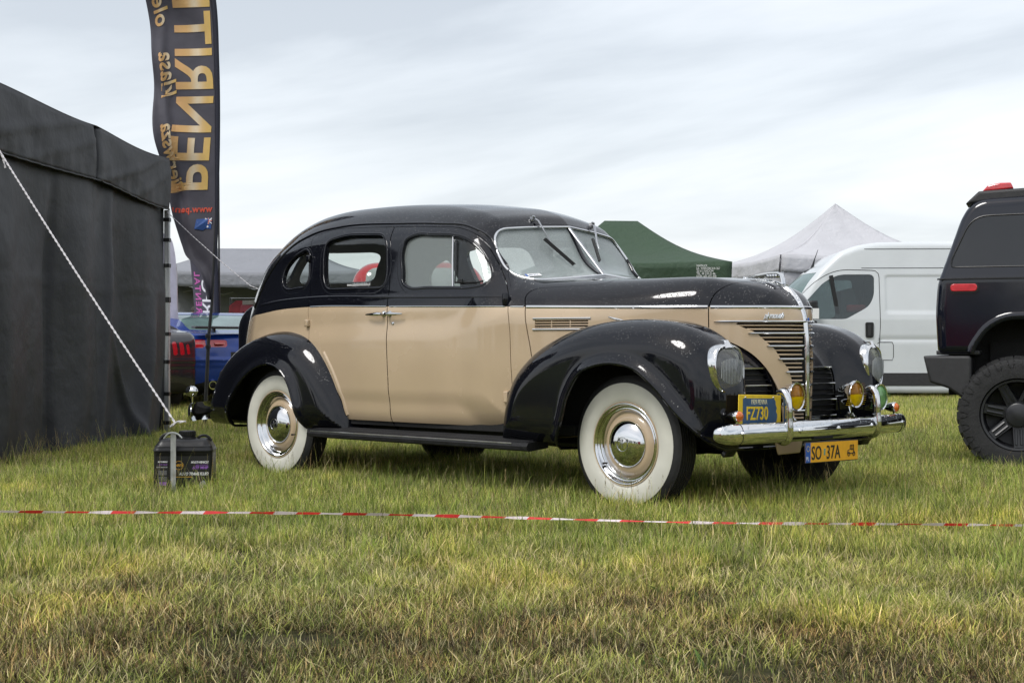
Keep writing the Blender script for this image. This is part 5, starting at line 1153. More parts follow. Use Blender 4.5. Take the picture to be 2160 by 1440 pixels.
# dark rucksack-like figure beside the lower banner: a seated visitor
def person(nm,loc,rz,cloth_,h=1.72,**k):
    S=empty(nm,loc,rz,**k); s=h/1.75
    jo=[(0,0,.95),(0,0,1.12),(0,0,1.38),(0,.02,1.50),(0,.03,1.60),(-.10,0,.90),(-.11,.02,.50),(-.11,0,.08),(.10,0,.90),(.12,.02,.50),(.12,0,.08),(-.19,0,1.40),(-.25,.02,1.12),(-.22,.18,.95),(.19,0,1.40),(.25,.02,1.12),(.22,.18,.95),(-.11,.14,.04),(.12,.14,.04)]
    ed=[(0,1),(1,2),(2,3),(3,4),(0,5),(5,6),(6,7),(0,8),(8,9),(9,10),(2,11),(11,12),(12,13),(2,14),(14,15),(15,16),(7,17),(10,18)]
    rad=[.15,.135,.16,.065,.08,.095,.065,.045,.095,.065,.045,.07,.05,.035,.07,.05,.035,.04,.04]
    def pf(P):
        d=np.full(len(P),9.)
        for a,c in ed:
            A=np.array(jo[a]);B=np.array(jo[c]); v=B-A; t=np.clip(((P-A)@v)/(v@v),0,1); q=P-A-t[:,None]*v; q[:,1]*=1.25
            d=smin(d,np.linalg.norm(q,axis=1)-(rad[a]+(rad[c]-rad[a])*t),.05)
        q=(P-np.array([0,.03,1.66]))/np.array([.082,.10,.115]); return smin(d,(np.linalg.norm(q,axis=1)-1)*.09,.02)
    M=surfnet(pf,(-.4,-.25,-.02),(.4,.3,1.82),.03,ne=.01); skin,M=split(M,lambda V:1.50-V[:,2]); tr,M=split(M,lambda V:V[:,2]-.93)
    obj('body',M[0]*s,M[2],cloth_,S,normals=M[1]); obj('trousers',tr[0]*s,tr[2],mat('dark_trousers',(.02,.022,.03),.85),S,normals=tr[1])
    hair,sk=split(skin,lambda V:np.maximum(1.665-V[:,2],V[:,1]-.075)); obj('head',sk[0]*s,sk[2],mat('skin',(.45,.27,.20),.6),S,normals=sk[1]); obj('hair',hair[0]*1.0*s+hair[1]*.012,hair[2],mat('dark_hair',(.02,.015,.01),.7),S,normals=hair[1]); return S
person('person',(*W(-6.05,27.8)[:2],0),RA+.4,mat('black_top',(.015,.015,.018),.85),1.62,label='person in dark clothes standing under the grey gazebo beside the lower banner',cat='person')
# ---- near black tent with hanging walls, at the left
A_=np.array([-3.24,13.6]); B_=np.array([-3.665,9.45]); d_=(B_-A_); Lw=np.linalg.norm(d_); d_/=Lw
wa=W(A_[0],A_[1]); wbp=W(B_[0],B_[1]); ang=math.atan2(*(wbp-wa)[[1,0]])
S=empty('black_gazebo',(wa[0],wa[1],0),ang,label='large black gazebo with hanging side walls at the left edge',cat='gazebo',group='pop-up gazebos')
# local x runs along the visible wall towards the viewer; visible face looks to +y or -y
nw=(RT@[math.cos(ang+math.pi/2),math.sin(ang+math.pi/2),0]); sy=1 if nw>0 else -1
def fold(u,z):   # u metres along the wall
    f=.045*math.sin(u*4.1+.6*math.sin(z*1.7))+.012*math.sin(u*9.3+z*1.6+math.sin(z*3))+.002*math.sin(u*23+1.3*z)
    f+=.10*math.exp(-((u-.45-.28*(1.0-z))/.12)**2)*ss(1.6,.7,z)+.07*math.exp(-((u-1.5+.18*(z-1))/.10)**2)+.05*math.exp(-((u-1.05-.5*(z-.7))/.06)**2)*ss(1.3,.5,z)+.012*math.exp(-((z-1.35-.02*math.sin(u*3))/.015)**2)*ss(1.9,.6,z)-.05*math.exp(-((u-2.45)/.07)**2)
    return float(f*(.35+.65*ss(2.2,1.4,z)))
for k,(u0,u1) in enumerate(((.03,1.72),(1.70,4.30))):
    def wl(u,v,u0=u0,u1=u1,k=k):
        x=u0+(u1-u0)*u; z=2.36*(1-v)+.015*v; return (x,sy*(-.03+fold(x,z)+(.004 if k else 0)-.10*ss(.5,0,x)*ss(1.2,.1,z)*.4),z+ (.02*math.sin(x*4) if v>.97 else 0))
    slab('side_wall',wl,90,60,BLKCL,S,t=.006)
for k,(u0,u1) in enumerate(((-.02,1.75),(1.75,4.3))):
    def va(u,v,u0=u0,u1=u1,k=k):
        x=u0+(u1-u0)*u; up_=.095*ss(.1,1.7,x); zt=2.59+up_+.03*math.cos(x*1.8)-.03*math.sin(math.pi*u)
        zb=2.14+up_*.8-.012*math.sin(math.pi*u)
        z=zt+(zb-zt)*v; o=.03+.012*math.sin(math.pi*v)+.006*math.sin(x*7+v*4)*math.sin(math.pi*v)+.014*math.exp(-((u*1.2-v-.15)/.06)**2)+.010*math.exp(-((u*1.4-v+.25)/.05)**2)+.005*math.sin(x*31)*v*v-.030*math.exp(-((x-1.75)/.04)**2)*(1-v)
        return (x,sy*o,z)
    slab('valance',va,50,14,BLKCL,S,t=.006)
b=MB()
for x in np.linspace(0,4.3,3): pass
def hem(u): return (u,sy*(.036+.005*math.sin(u*31)),2.14+.076*ss(.1,1.7,u)-.012*math.sin(math.pi*((u+.02)/1.77 if u<1.75 else (u-1.75)/2.55))+.004)
b.tube([hem(u) for u in np.linspace(0,4.3,90)],.008,n=6); b.build('hem',BLKCL,S)
def rf(u,v): 
    x=-.02+4.32*u; zt=2.59+.095*ss(.1,1.7,x)+.03*math.cos(x*1.8)-.03*math.sin(math.pi*((x+.02)/1.77 if x<1.75 else (x-1.75)/2.55)); return (x,sy*(.03-2.1*v),zt+.30*v*math.sin(math.pi*min(max(x/4.3,0.02),1))*1.0-.0*v)
slab('roof_panel',rf,40,12,BLKCL,S)
def ew(u,v):
    return (.0+.02*math.sin(9*u),sy*(-.02-4*u),2.60*(1-v)+.02)
slab('end_wall',ew,30,10,BLKCL,S)
for x in (-.045,4.3):
    b=MB(); b.box((x,0.0,1.07),(.045,.045,2.14)); b.build('leg',ALU,S)
    for z in (.42,.72,.98,1.30,1.62,1.86,2.05,.15):
        b=MB(); b.box((x,0,z),(.056,.056,.035 if z!=1.30 else .05)); b.build('strap',BLACKPL,S)
b=MB(); b.box((-.045,0,.012),(.12,.12,.02)); b.build('foot_plate',ALU,S)
# ---- guy ropes
ROPE=mat('white_rope',(.62,.60,.62),.8,var=.2,vscale=60,bump=.6,bscale=160)
def rope(nm,P,r,**k):
    P=resamp(np.array(P),.05); b=MB(); 
    T_=np.gradient(P,axis=0);T_/=np.linalg.norm(T_,axis=1,keepdims=True); A=np.cross(T_,(0,0,1));A/=np.linalg.norm(A,axis=1,keepdims=True)+1e-9;B=np.cross(A,T_)
    n=len(P)
    Pf=resamp(P,.012); 
    for q in range(2):
        t=np.arange(len(Pf))*.9+q*math.pi; TA=np.gradient(Pf,axis=0);TA/=np.linalg.norm(TA,axis=1,keepdims=True); A=np.cross(TA,(0,0,1));A/=np.linalg.norm(A,axis=1,keepdims=True)+1e-9;B=np.cross(A,TA)
        b.tube(Pf+A*np.cos(t)[:,None]*r*.5+B*np.sin(t)[:,None]*r*.5,r*.62,n=5)
    return b.build(nm,ROPE,None,**k)
stk=W(-1.925,8.33,.0)
rp0=wbp+np.array([0,0,2.34]); rp1=W(-1.925,8.33,.415)
rope('guy_rope',[W(-3.50,9.62,2.325)]+[W(-3.50+(1.575)*t,9.62-1.29*t,2.325-(1.91)*t-.02*math.sin(math.pi*t)) for t in np.linspace(.1,.9,9)]+[rp1],.0060,label='white rope running down from the black gazebo to the steel peg by the oil can',cat='rope',group='guy ropes')
o=rope('rope_knot',[W(-3.37,9.50,2.16),W(-3.35,9.49,2.12),W(-3.33,9.48,2.13),W(-3.31,9.47,2.06),W(-3.30,9.47,2.02)],.006,label='loose knot end on the white rope beside the black gazebo valance',cat='rope')
rope('guy_rope',[W(-3.22,13.55,2.12)]+[W(-3.22+1.15*t,13.55-.6*t,2.12-.92*t-.03*math.sin(math.pi*t)) for t in (.25,.5,.75)]+[W(-2.07,12.95,1.30),W(-1.4,12.6,.60),W(-.95,12.3,.03)],.0042,label='thin white rope from the tent pole slanting down behind the sedan roof',cat='rope',group='guy ropes')
o=rope('rope_end',[W(-1.95,8.31,.40),W(-1.93,8.30,.43),W(-1.90,8.30,.425),W(-1.86,8.30,.43)],.007,label='frayed white rope end tied above the oil can',cat='rope')
# steel peg with hooked top
S=empty('steel_peg',stk,RA,label='galvanised angle-steel peg driven in before the oil can',cat='peg')
GALV=mat('galvanised_steel',(.48,.50,.51),.38,metal=.75,var=.25,vscale=20)
b=MB(); b.box((0,-.06,.185),(.030,.004,.37)); b.box((-.013,-.045,.185),(.004,.030,.37)); b.build('stake',GALV,S,smooth=False)
b=MB(); b.tube(spline([(-.052,-.07,.335),(-.028,-.07,.362),(0,-.07,.368),(.028,-.07,.360),(.052,-.07,.338)],5),.0045,n=6,flat=(1.2,1)); b.build('hook_bar',GALV,S)
# ---- oil can
S=empty('oil_can',W(-1.895,8.44),RA+.10,label='black plastic twenty litre oil can with printed label behind the steel peg',cat='oil can')
CANM=mat('black_can_plastic',(.008,.008,.009),.34,spec=.4,var=.15,vscale=12,bump=.1)
canf=lambda P: smin(rbox(P[:,0],P[:,1],P[:,2]-.145,.166,.115,.145,.028),rbox(P[:,0],P[:,1],P[:,2]-.285,.150+.0*P[:,2],.100,.040,.035),.03)-.004*np.exp(-((P[:,2]-.262)/.006)**2)
CMh=surfnet(canf,(-.2,-.15,-.02),(.2,.15,.36),.009,ne=.004); CMh=displace(CMh,lambda V:-.003*ss(.01,-.004,np.maximum(np.abs(V[:,0])-.148,np.abs(V[:,2]-.130)-.105))*(V[:,1]<-.09)+.004*np.exp(-((V[:,2]-.285)/.004)**2)*(V[:,1]<-.08))
obj('body',CMh[0],CMh[2],CANM,S,normals=CMh[1])
b=MB(); b.lathe([(.052,.310),(.050,.333),(.043,.338),(.046,.340),(.046,.366),(.042,.370),(.001,.371)],36,c=(.012,0,0),axis=(0,0,1)); cap_=b.build('screw_cap',CANM,S)
for k in range(26): a=k*2*math.pi/26; b=MB(); b.box((.012+.0465*math.cos(a),.0465*math.sin(a),.353),(.004,.004,.026)); b.build('cap_rib',CANM,cap_)
b=MB(); b.tube(spline([(-.145,0,.315),(-.12,0,.345),(-.06,0,.350),(-.035,0,.325)],5),.010,n=8); b.tube(spline([(.07,0,.325),(.09,0,.34),(.13,0,.335),(.15,0,.31)],4),.008,n=8); b.build('handle',CANM,S)
LB=mat('label_black',(.010,.010,.011),.4,var=.05); PUR=mat('print_purple',(.30,.12,.48),.45); GOLD=mat('print_gold',(.85,.45,.05),.45); LGREY=mat('print_grey',(.28,.28,.28),.5)
b=MB(); b.box((.035,-.1135,.128),(.226,.0016,.205)); lab=b.build('front_label',LB,S); b=MB(); b.box((-.114,-.1135,.128),(.060,.0016,.205)); lab2=b.build('side_label',LB,S)
T=lambda s_,x,z,sz,m,**k: text('label_text',s_,sz,((x,-.1148,z),(1,0,0),(0,0,1)),m,lab,extr=.0002,**k)
T('MULTI-VEHICLE',.143,.190,.0165,WHITE,align='RIGHT',shear=.3,bold=.0005,wscale=.85); T('SEMI SYNTHETIC',.143,.176,.0095,PUR,align='RIGHT'); T('ATF MHP',.143,.157,.022,PUR,align='RIGHT',bold=.0006); T('AUTO TRANS FLUID',.143,.122,.0225,WHITE,align='RIGHT',shear=.3,bold=.0008,wscale=.80); T('PENRITE',-.060,.172,.0185,GOLD,bold=.0008,wscale=.92)
b=MB(); b.box((.005,-.1148,.112),(.095,.0006,.003)); b.build('label_stripe',GOLD,lab)
for k in range(16):
    a=k*math.pi/8+.2
    if abs(math.sin(a))>.35: b=MB(); b.box((-.022+.024*math.cos(a),-.1148,.178+.024*math.sin(a)),(.006,.0006,.004),R=np.array([[math.cos(a+1.57),0,-math.sin(a+1.57)],[0,1,0],[math.sin(a+1.57),0,math.cos(a+1.57)]])); b.build('sun_ray',GOLD,lab)
b=MB(); b.box((.105,-.1148,.042),(.075,.0006,.004)); b.build('label_stripe',PUR,lab)
b=MB(); b.ext(rpoly([(.085,.048),(.095,.075),(.115,.095),(.13,.08),(.138,.06),(.135,.048)],.008),.0006,np.array([[1,0,0,0],[0,1,0,-.1148],[0,0,1,0],[0,0,0,1.]])); b.build('label_picture',LGREY,lab)
T2=lambda s_,x,z,sz,m,**k: text('label_text',s_,sz,((x,-.1148,z),(1,0,0),(0,0,1)),m,lab2,extr=.0002,**k)
T2('MULTI-VEHICLE',-.087,.195,.0105,WHITE,align='RIGHT',wscale=.72,bold=.0004); T2('ATF MHP',-.087,.178,.0125,PUR,align='RIGHT',wscale=.95); T2('AUTO TRANS FLUID',-.087,.165,.009,WHITE,align='RIGHT',wscale=.75)
for z in list(np.arange(.125,.152,.0045))+list(np.arange(.092,.115,.005))+list(np.arange(.030,.056,.0045)): b=MB(); b.box((-.114,-.1148,z),(.048,.0006,.0016)); b.build('fine_print',LGREY,lab2)
b=MB(); b.box((-.112,-.1148,.074),(.046,.0006,.020)); b.build('label_picture',PUR,lab2)
b=MB()
for k in range(12): b.box((.1675,-.095,.055+.015*k),(.0012,.004,.006))
b.build('edge_print',GOLD,lab)
# ---- feather flags
FLAGM=mat('charcoal_flag_cloth',(.15,.145,.175),.7,var=.14,vscale=5,bump=.4,bscale=14,trans=.5); SLEEVE=mat('flag_sleeve',(.012,.014,.028),.7,trans=.05)
SF=3068.2/14.5
pz=lambda y: .8485+(733.7-y)/SF; pxw=lambda x:(x-1080)/SF
FR=Curve([(pz(632),pxw(446)),(pz(560),pxw(455)),(pz(400),pxw(461)),(pz(130),pxw(461)),(pz(0),pxw(454)),(pz(-120),pxw(430)),(pz(-220),pxw(380)),(pz(-260),pxw(330))])
FL=Curve([(pz(632),pxw(442)),(pz(617),pxw(438)),(pz(595),pxw(431)),(pz(571),pxw(419)),(pz(551),pxw(401)),(pz(538),pxw(388)),(pz(515),pxw(379)),(pz(470),pxw(366)),(pz(400),pxw(352)),(pz(340),pxw(340)),(pz(290),pxw(329)),(pz(200),pxw(322)),(pz(110),pxw(318)),(pz(0),pxw(305)),(pz(-120),pxw(285)),(pz(-220),pxw(280)),(pz(-262),pxw(322))])
def flagpt(u,z,h=0.):
    """u 0..1 from the loose edge to the pole edge, z height"""
    l=FL(z);r=FR(z); x=l+(r-l)*u
    wv=(1-u)**1.3*(.07*np.sin(z*3.4+1.0)+.045*np.sin(z*7.7+2.5*u+.5))+.010*np.sin(z*13+9*u)*(1-u)+.05*np.sin(math.pi*u)-.05*np.exp(-((u-.20-.06*np.sin(z*3))/.06)**2)*np.exp(-((z-3.4)/.7)**2)
    wv=wv+.11*np.exp(-((u-.16)/.13)**2)*np.exp(-((z-2.35)/.45)**2)
    return x,14.5+wv-h,z
def f3(u,z,h=0.):
    x,Z,z=flagpt(u,z,h); return CAM+RT*x+FW*Z-np.array([0,0,CAM[2]])+np.array([0,0,z])
S=empty('feather_flag',W(-3.05,14.5),RA,label='tall charcoal feather flag with golden mirrored lettering beside the black gazebo',cat='flag',group='feather flags')
Minv=np.linalg.inv(np.array(S.matrix_basis))
def loc(P): P=np.asarray(P); return P@Minv[:3,:3].T+Minv[:3,3]
slab('flag_cloth',lambda u,v:tuple(loc(f3(u*.94,pz(632)+(pz(-258)-pz(632))*v))),30,150,FLAGM,S,t=.003)
slab('flag_sleeve',lambda u,v:tuple(loc(f3(.925+.085*u,pz(632)+(pz(-258)-pz(632))*v,.006+.02*math.sin(math.pi*u)))),6,80,SLEEVE,S,t=.004)
b=MB(); b.tube([loc(W(pxw(432),14.5,.0)),loc(W(pxw(434),14.5,.3)),loc(W(pxw(440),14.5,.95)),loc(W(pxw(447),14.5,1.3)),loc(W(pxw(458),14.5,2.4)),loc(W(pxw(459),14.52,3.6)),loc(W(pxw(452),14.52,4.3))],[.022,.020,.018,.015,.012,.01,.008],n=8); b.build('pole',BLACKPL,S)
for zz in (.86,.97): b=MB(); b.lathe([(.026,-.02),(.028,0),(.026,.02)],10,c=loc(W(pxw(439),14.5,zz)),axis=(0,0,1)); b.build('pole_clip',BLACKPL,S)
b=MB(); b.box(loc(W(pxw(432),14.5,.01)),(.4,.4,.012)); b.build('base_plate',SOOT,S)
def goldmat(name):
    m=mat(name,(.8,.5,.2),.6,attr=True,var=.06,trans=.35); return m
GOLDL=goldmat('golden_print')
def lettering(body,z0,size,ufn,ws,shear=0,spacing=1,bold=0,capr=.73,grad=True,wave=0):
    """mirrored text climbing the flag: baseline towards the loose edge, tops towards the pole"""
    def fm(co):
        z=z0+co[:,0]; u=ufn(z)+co[:,1]/np.maximum(.05,FR(z)-FL(z)); x,Z,zz=flagpt(np.clip(u,.0,.97),z,.004+co[:,2])
        return loc(CAM[None,:]*[1,1,0]+np.outer(x,RT)+np.outer(Z,FW)+np.outer(zz,[0,0,1]))
    o,co=text('flag_lettering',body,size,None,GOLDL,S,extr=.0012,wscale=ws,shear=shear,spacing=spacing,bold=bold,fmap=fm,cuts=.06)
    t=np.clip(co[:,1]/(size*capr),0,1); c=np.zeros((len(t),4)); c[:,3]=1
    ca=np.array([.82,.52,.24]);cb_=np.array([.92,.80,.60]);cc=np.array([.86,.62,.20]); k=np.exp(-((t-.55)/.14)**2)[:,None]
    c[:,:3]=(ca*(1-t[:,None])+cc*t[:,None])*(1-k)+cb_*k
    a=o.data.color_attributes.new('tint','FLOAT_COLOR','POINT'); a.data.foreach_set('color',c.ravel()); return o
ub=lambda z:(np.interp(z,[pz(400),pz(200),pz(0)],[pxw(357),pxw(371),pxw(362)])-FL(z))/(FR(z)-FL(z))
lettering('PENRITE',pz(405),.53,ub,1.02,bold=.010,spacing=1.04)
us=lambda z:(np.interp(z,[pz(410),pz(330),pz(250),pz(150),pz(60),pz(0)],[pxw(356),pxw(348),pxw(340),pxw(339),pxw(326),pxw(318)])-FL(z))/(FR(z)-FL(z))
lettering('Pierwsza',pz(408),.19,us,1.0,shear=.35,bold=.004); lettering('klasa',pz(208),.20,us,1.12,shear=.35,bold=.004,spacing=1.05); lettering('olejów',pz(56),.20,us,1.12,shear=.35,bold=.004,spacing=1.05)
REDPR=mat('red_print',(.75,.13,.08),.6,trans=.3)
def fm(co):
    x0=pxw(446); x=x0-co[:,0]; z=pz(446)+co[:,1]; u=(x-FL(z))/(FR(z)-FL(z)); xx,Z,zz=flagpt(np.clip(u,.02,.97),z,.004+co[:,2]); return loc(CAM[None,:]*[1,1,0]+np.outer(xx,RT)+np.outer(Z,FW)+np.outer(zz,[0,0,1]))
text('flag_lettering','www.penrite',.092,None,REDPR,S,extr=.001,bold=.003,fmap=fm,spacing=1.1,cuts=.05)
def patch(nm,poly,m,h=.005):
    P=np.array(poly,float); x=pxw(P[:,0]);z=np.array([pz(v) for v in P[:,1]]); u=(x-FL(z))/(FR(z)-FL(z)); r=[loc(f3(a,b_,h)) for a,b_ in zip(u,z)]; r2=[loc(f3(a,b_,h-.002)) for a,b_ in zip(u,z)]
    n=len(r); b=MB(); b.add(r+r2,[tuple(range(n)),tuple(range(2*n-1,n-1,-1))]+[(i,(i+1)%n,n+(i+1)%n,n+i) for i in range(n)]); return b.build(nm,m,S,smooth=False)
FB=mat('flag_blue_print',(.05,.13,.40),.6,trans=.3)
patch('flag_emblem',[(411,461),(430,460),(444,459),(444,482),(432,481),(426,485),(407,482)],FB)
patch('flag_canton',[(430,459),(446,459),(446,471),(430,472)],mat('navy_print',(.03,.05,.25),.6,trans=.3),.007)
for q in ([(430,464),(446,463.5),(446,466.5),(430,467)],[(436.5,459),(439.5,459),(439.5,472),(436.5,472)],[(430,459),(432,459),(446,470),(446,471.5),(444,471),(430,460.5)],[(446,459),(444,459),(430,470.5),(430,472),(432,472),(446,461)]): patch('cross_stripe',q,WHITE,.009)
for q in ([(430,465),(446,464.5),(446,466),(430,466.3)],[(437.3,459),(438.7,459),(438.7,472),(437.3,472)]): patch('cross_stripe',q,REDPR,.011)
for cx,cy,r_ in ((414,468,1.4),(420,465,1.3),(426,471,1.2),(419,478,1.4),(436,477,2.2)): patch('star',[(cx+r_*math.cos(a),cy+r_*math.sin(a)) for a in np.linspace(0,6.28,7)[:-1]],WHITE,.008)
# lower flag behind
SF2=3068.2/22.; q2=lambda x:(x-1080)/SF2; h2=lambda y:.8485+(733.7-y)/SF2
S=empty('feather_flag',W(q2(460),22.),RA,label='second dark feather flag with pink and white mirrored letters behind the first',cat='flag',group='feather flags')
Minv2=np.linalg.inv(np.array(S.matrix_basis)); loc2=lambda P: np.asarray(P)@Minv2[:3,:3].T+Minv2[:3,3]
L2=lambda z:np.interp(z,[h2(740),h2(660),h2(550),h2(400),h2(250),h2(200)],[q2(424),q2(411),q2(400),q2(392),q2(390),q2(440)]); R2=lambda z:np.interp(z,[h2(740),h2(500),h2(200)],[q2(463),q2(458),q2(452)])
def g3(u,z,h=0): x=L2(z)+(R2(z)-L2(z))*u; Z=22+.04*np.sin(z*4)*(1-u)-h; return np.outer(x,RT)+np.outer(Z,FW)+np.outer(z,[0,0,1])+CAM*[1,1,0]
slab('flag_cloth',lambda u,v:tuple(loc2(g3(np.array([u]),np.array([h2(735)+(h2(205)-h2(735))*v])))[0]),12,60,FLAGM,S,t=.003)
slab('flag_sleeve',lambda u,v:tuple(loc2(g3(np.array([.84+.17*u]),np.array([h2(735)+(h2(205)-h2(735))*v]),.012))[0]),3,40,SLEEVE,S,t=.003)
PINK=mat('pink_print',(.72,.18,.52),.6,trans=.3)
for body,z0,sz,u0,m,ws in (('RENTAL',h2(661),.118,.10,PINK,1.25),('RPC',h2(663),.20,.36,WHITE,1.45)):
    def fm(co,z0=z0,u0=u0): z=z0+co[:,0]; u=u0+co[:,1]/np.maximum(.05,R2(z)-L2(z)); return loc2(g3(np.clip(u,0,.99),z,.004+co[:,2]))
    text('flag_lettering',body,sz,None,m,S,extr=.001,wscale=ws,bold=.003,fmap=fm,cuts=.08,spacing=1.25 if m is PINK else 1)
b=MB(); b.tube([loc2(W(q2(463),22.02,0)),loc2(W(q2(460),22.02,h2(300)))],[.02,.012],n=8); b.build('pole',BLACKPL,S)
# white feather flag beyond the tent
SF3=3068.2/20.; S=empty('feather_flag',W((366-1080)/SF3,20.),RA,label='white feather flag standing behind the black gazebo pole',cat='flag',group='feather flags')
prof=[(340,735),(371,735),(373,640),(372,570),(368,530),(360,503),(350,492),(338,495)]; b=MB(); n=len(prof)
b.ext([((x-366)/SF3,.8485+(733.7-y)/SF3) for x,y in spline(prof,4)],.006); o=b.build('flag_cloth',mat('lilac_white_cloth',(.60,.59,.68),.7,trans=.4,bump=.2),S); b=MB(); b.tube([(.04,.01,0),(.045,.01,1.4),(.03,.01,2.0)],.014,n=6); b.build('pole',ALU,S)
# ---- barrier tape
S=empty('barrier_tape',W(0,6.45),RA,label='red and white striped barrier tape stretched low across the grass before the sedan',cat='barrier tape')
TR=mat('tape_red',(.62,.03,.03),.35,var=.15,vscale=30); TWt=mat('tape_white',(.72,.62,.64),.35,var=.08,vscale=30)
xw=np.arange(-2.9,3.2,.005); 
def tapept(x): 
    y=np.interp(x,[-2.9,-1.2,0,.9,1.6,2.6,3.3],[.135,.118,.098,.078,.068,.055,.045]); return y-.004*math.sin(x*2.2)
seg=.205
k=0; x=-2.9
while x<3.2:
    w_=.105 if k%2 else .100
    xs_=np.linspace(x,x+w_,6); V=[];
    for q in xs_:
        a=.55*math.sin(q*2.9)+.5*math.sin(q*1.1+1)+.2*math.sin(q*13); hw=.0052+.0016*math.sin(q*17)+.001*math.sin(q*41); z=tapept(q)
        for sgn in (-1,1):
            for t_ in (-.0008,.0008): V.append((q+sgn*.006,sgn*hw*math.sin(a)*.8+t_,z+sgn*hw*max(.45,abs(math.cos(a)))+.0))
    b=MB(); F=[]
    for i in range(5):
        o_=i*4; F+=[(o_,o_+4,o_+6,o_+2),(o_+1,o_+3,o_+7,o_+5),(o_,o_+1,o_+5,o_+4),(o_+2,o_+6,o_+7,o_+3)]
    F+=[(0,2,3,1),(20,21,23,22)]
    b.add(V,F); b.build('red_stripe' if k%2 else 'white_stripe',TR if k%2 else TWt,S); x+=w_; k+=1
print('props done',round(time.time()-T0,1))

# ================================================================== GROUND AND GRASS
def gh(X,Z):
    return .0
gm=bpy.data.materials.new('field_soil'); gm.use_nodes=True; t=gm.node_tree; K=t.links.new; bs=t.nodes['Principled BSDF']; bs.inputs['Roughness'].default_value=.95; bs.inputs['Specular IOR Level'].default_value=.15
ge=nd('ShaderNodeNewGeometry',t)
def noise(sc,det=6,r=.6): 
    n=nd('ShaderNodeTexNoise',t); n.inputs['Scale'].default_value=sc; n.inputs['Detail'].default_value=det; n.inputs['Roughness'].default_value=r; K(ge.outputs['Position'],n.inputs[0]); return n
def ramp(n,els):
    c=nd('ShaderNodeValToRGB',t); K(n.outputs[0],c.inputs[0]); c.color_ramp.elements[0].position=els[0][0]; c.color_ramp.elements[0].color=(*els[0][1],1); c.color_ramp.elements[1].position=els[-1][0]; c.color_ramp.elements[1].color=(*els[-1][1],1)
    for p,q in els[1:-1]: e=c.color_ramp.elements.new(p); e.color=(*q,1)
    return c
near=ramp(noise(14),[(.3,(.020,.018,.010)),(.5,(.045,.045,.018)),(.7,(.10,.085,.04))]); far=ramp(noise(1.3),[(.3,(.085,.11,.030)),(.5,(.12,.145,.040)),(.7,(.17,.175,.06))])
vd=nd('ShaderNodeVectorMath',t,operation='DISTANCE'); K(ge.outputs['Position'],vd.inputs[0]); vd.inputs[1].default_value=tuple(CAM)
mr=nd('ShaderNodeMapRange',t); K(vd.outputs['Value'],mr.inputs[0]); mr.inputs[1].default_value=16; mr.inputs[2].default_value=40
mx=nd('ShaderNodeMix',t,data_type='RGBA'); K(mr.outputs[0],mx.inputs[0]); K(near.outputs[0],mx.inputs[6]); K(far.outputs[0],mx.inputs[7]); K(mx.outputs[2],bs.inputs['Base Color'])
bu=nd('ShaderNodeBump',t); bu.inputs['Strength'].default_value=.8; bu.inputs['Distance'].default_value=.03; K(noise(35,8).outputs[0],bu.inputs['Height']); K(bu.outputs[0],bs.inputs['Normal'])
b=MB(); b.add([(-900,-900,0),(900,-900,0),(900,900,0),(-900,900,0)],[(0,1,2,3)]); b.build('ground',gm,kind='structure')
# blades: colour travels with each blade, drier or greener by the lie of the field
GB=bpy.data.materials.new('grass_blade'); GB.use_nodes=True; t=GB.node_tree; K=t.links.new; bs=t.nodes['Principled BSDF']; bs.inputs['Roughness'].default_value=.6; bs.inputs['Specular IOR Level'].default_value=.25
at=nd('ShaderNodeAttribute',t,attribute_name='tint'); ge=nd('ShaderNodeNewGeometry',t); n1=noise(.9,4); n2=noise(5,3)
c1=ramp(n1,[(.32,(.78,.86,.80)),(.5,(1,1,1)),(.68,(1.22,1.10,.95))]); m1=nd('ShaderNodeMix',t,data_type='RGBA',blend_type='MULTIPLY'); m1.inputs[0].default_value=1; K(at.outputs[0],m1.inputs[6]); K(c1.outputs[0],m1.inputs[7])
c2=ramp(n2,[(.35,(.62,.64,.66)),(.5,(1,1,1)),(.65,(1.30,1.26,1.15))]); m2=nd('ShaderNodeMix',t,data_type='RGBA',blend_type='MULTIPLY'); m2.inputs[0].default_value=1; K(m1.outputs[2],m2.inputs[6]); K(c2.outputs[0],m2.inputs[7]); K(m2.outputs[2],bs.inputs['Base Color'])
tl=nd('ShaderNodeBsdfTranslucent',t); K(m2.outputs[2],tl.inputs[0]); ms=nd('ShaderNodeMixShader',t); ms.inputs[0].default_value=.33; K(bs.outputs[0],ms.inputs[1]); K(tl.outputs[0],ms.inputs[2]); K(ms.outputs[0],t.nodes['Material Output'].inputs[0])
G1=np.array([.32,.40,.08]);G2=np.array([.64,.65,.17]);G3=np.array([.10,.18,.03]);ST=np.array([.95,.80,.44]);ST2=np.array([.66,.46,.21]);BR=np.array([.11,.07,.035]);MO=np.array([.17,.20,.04])
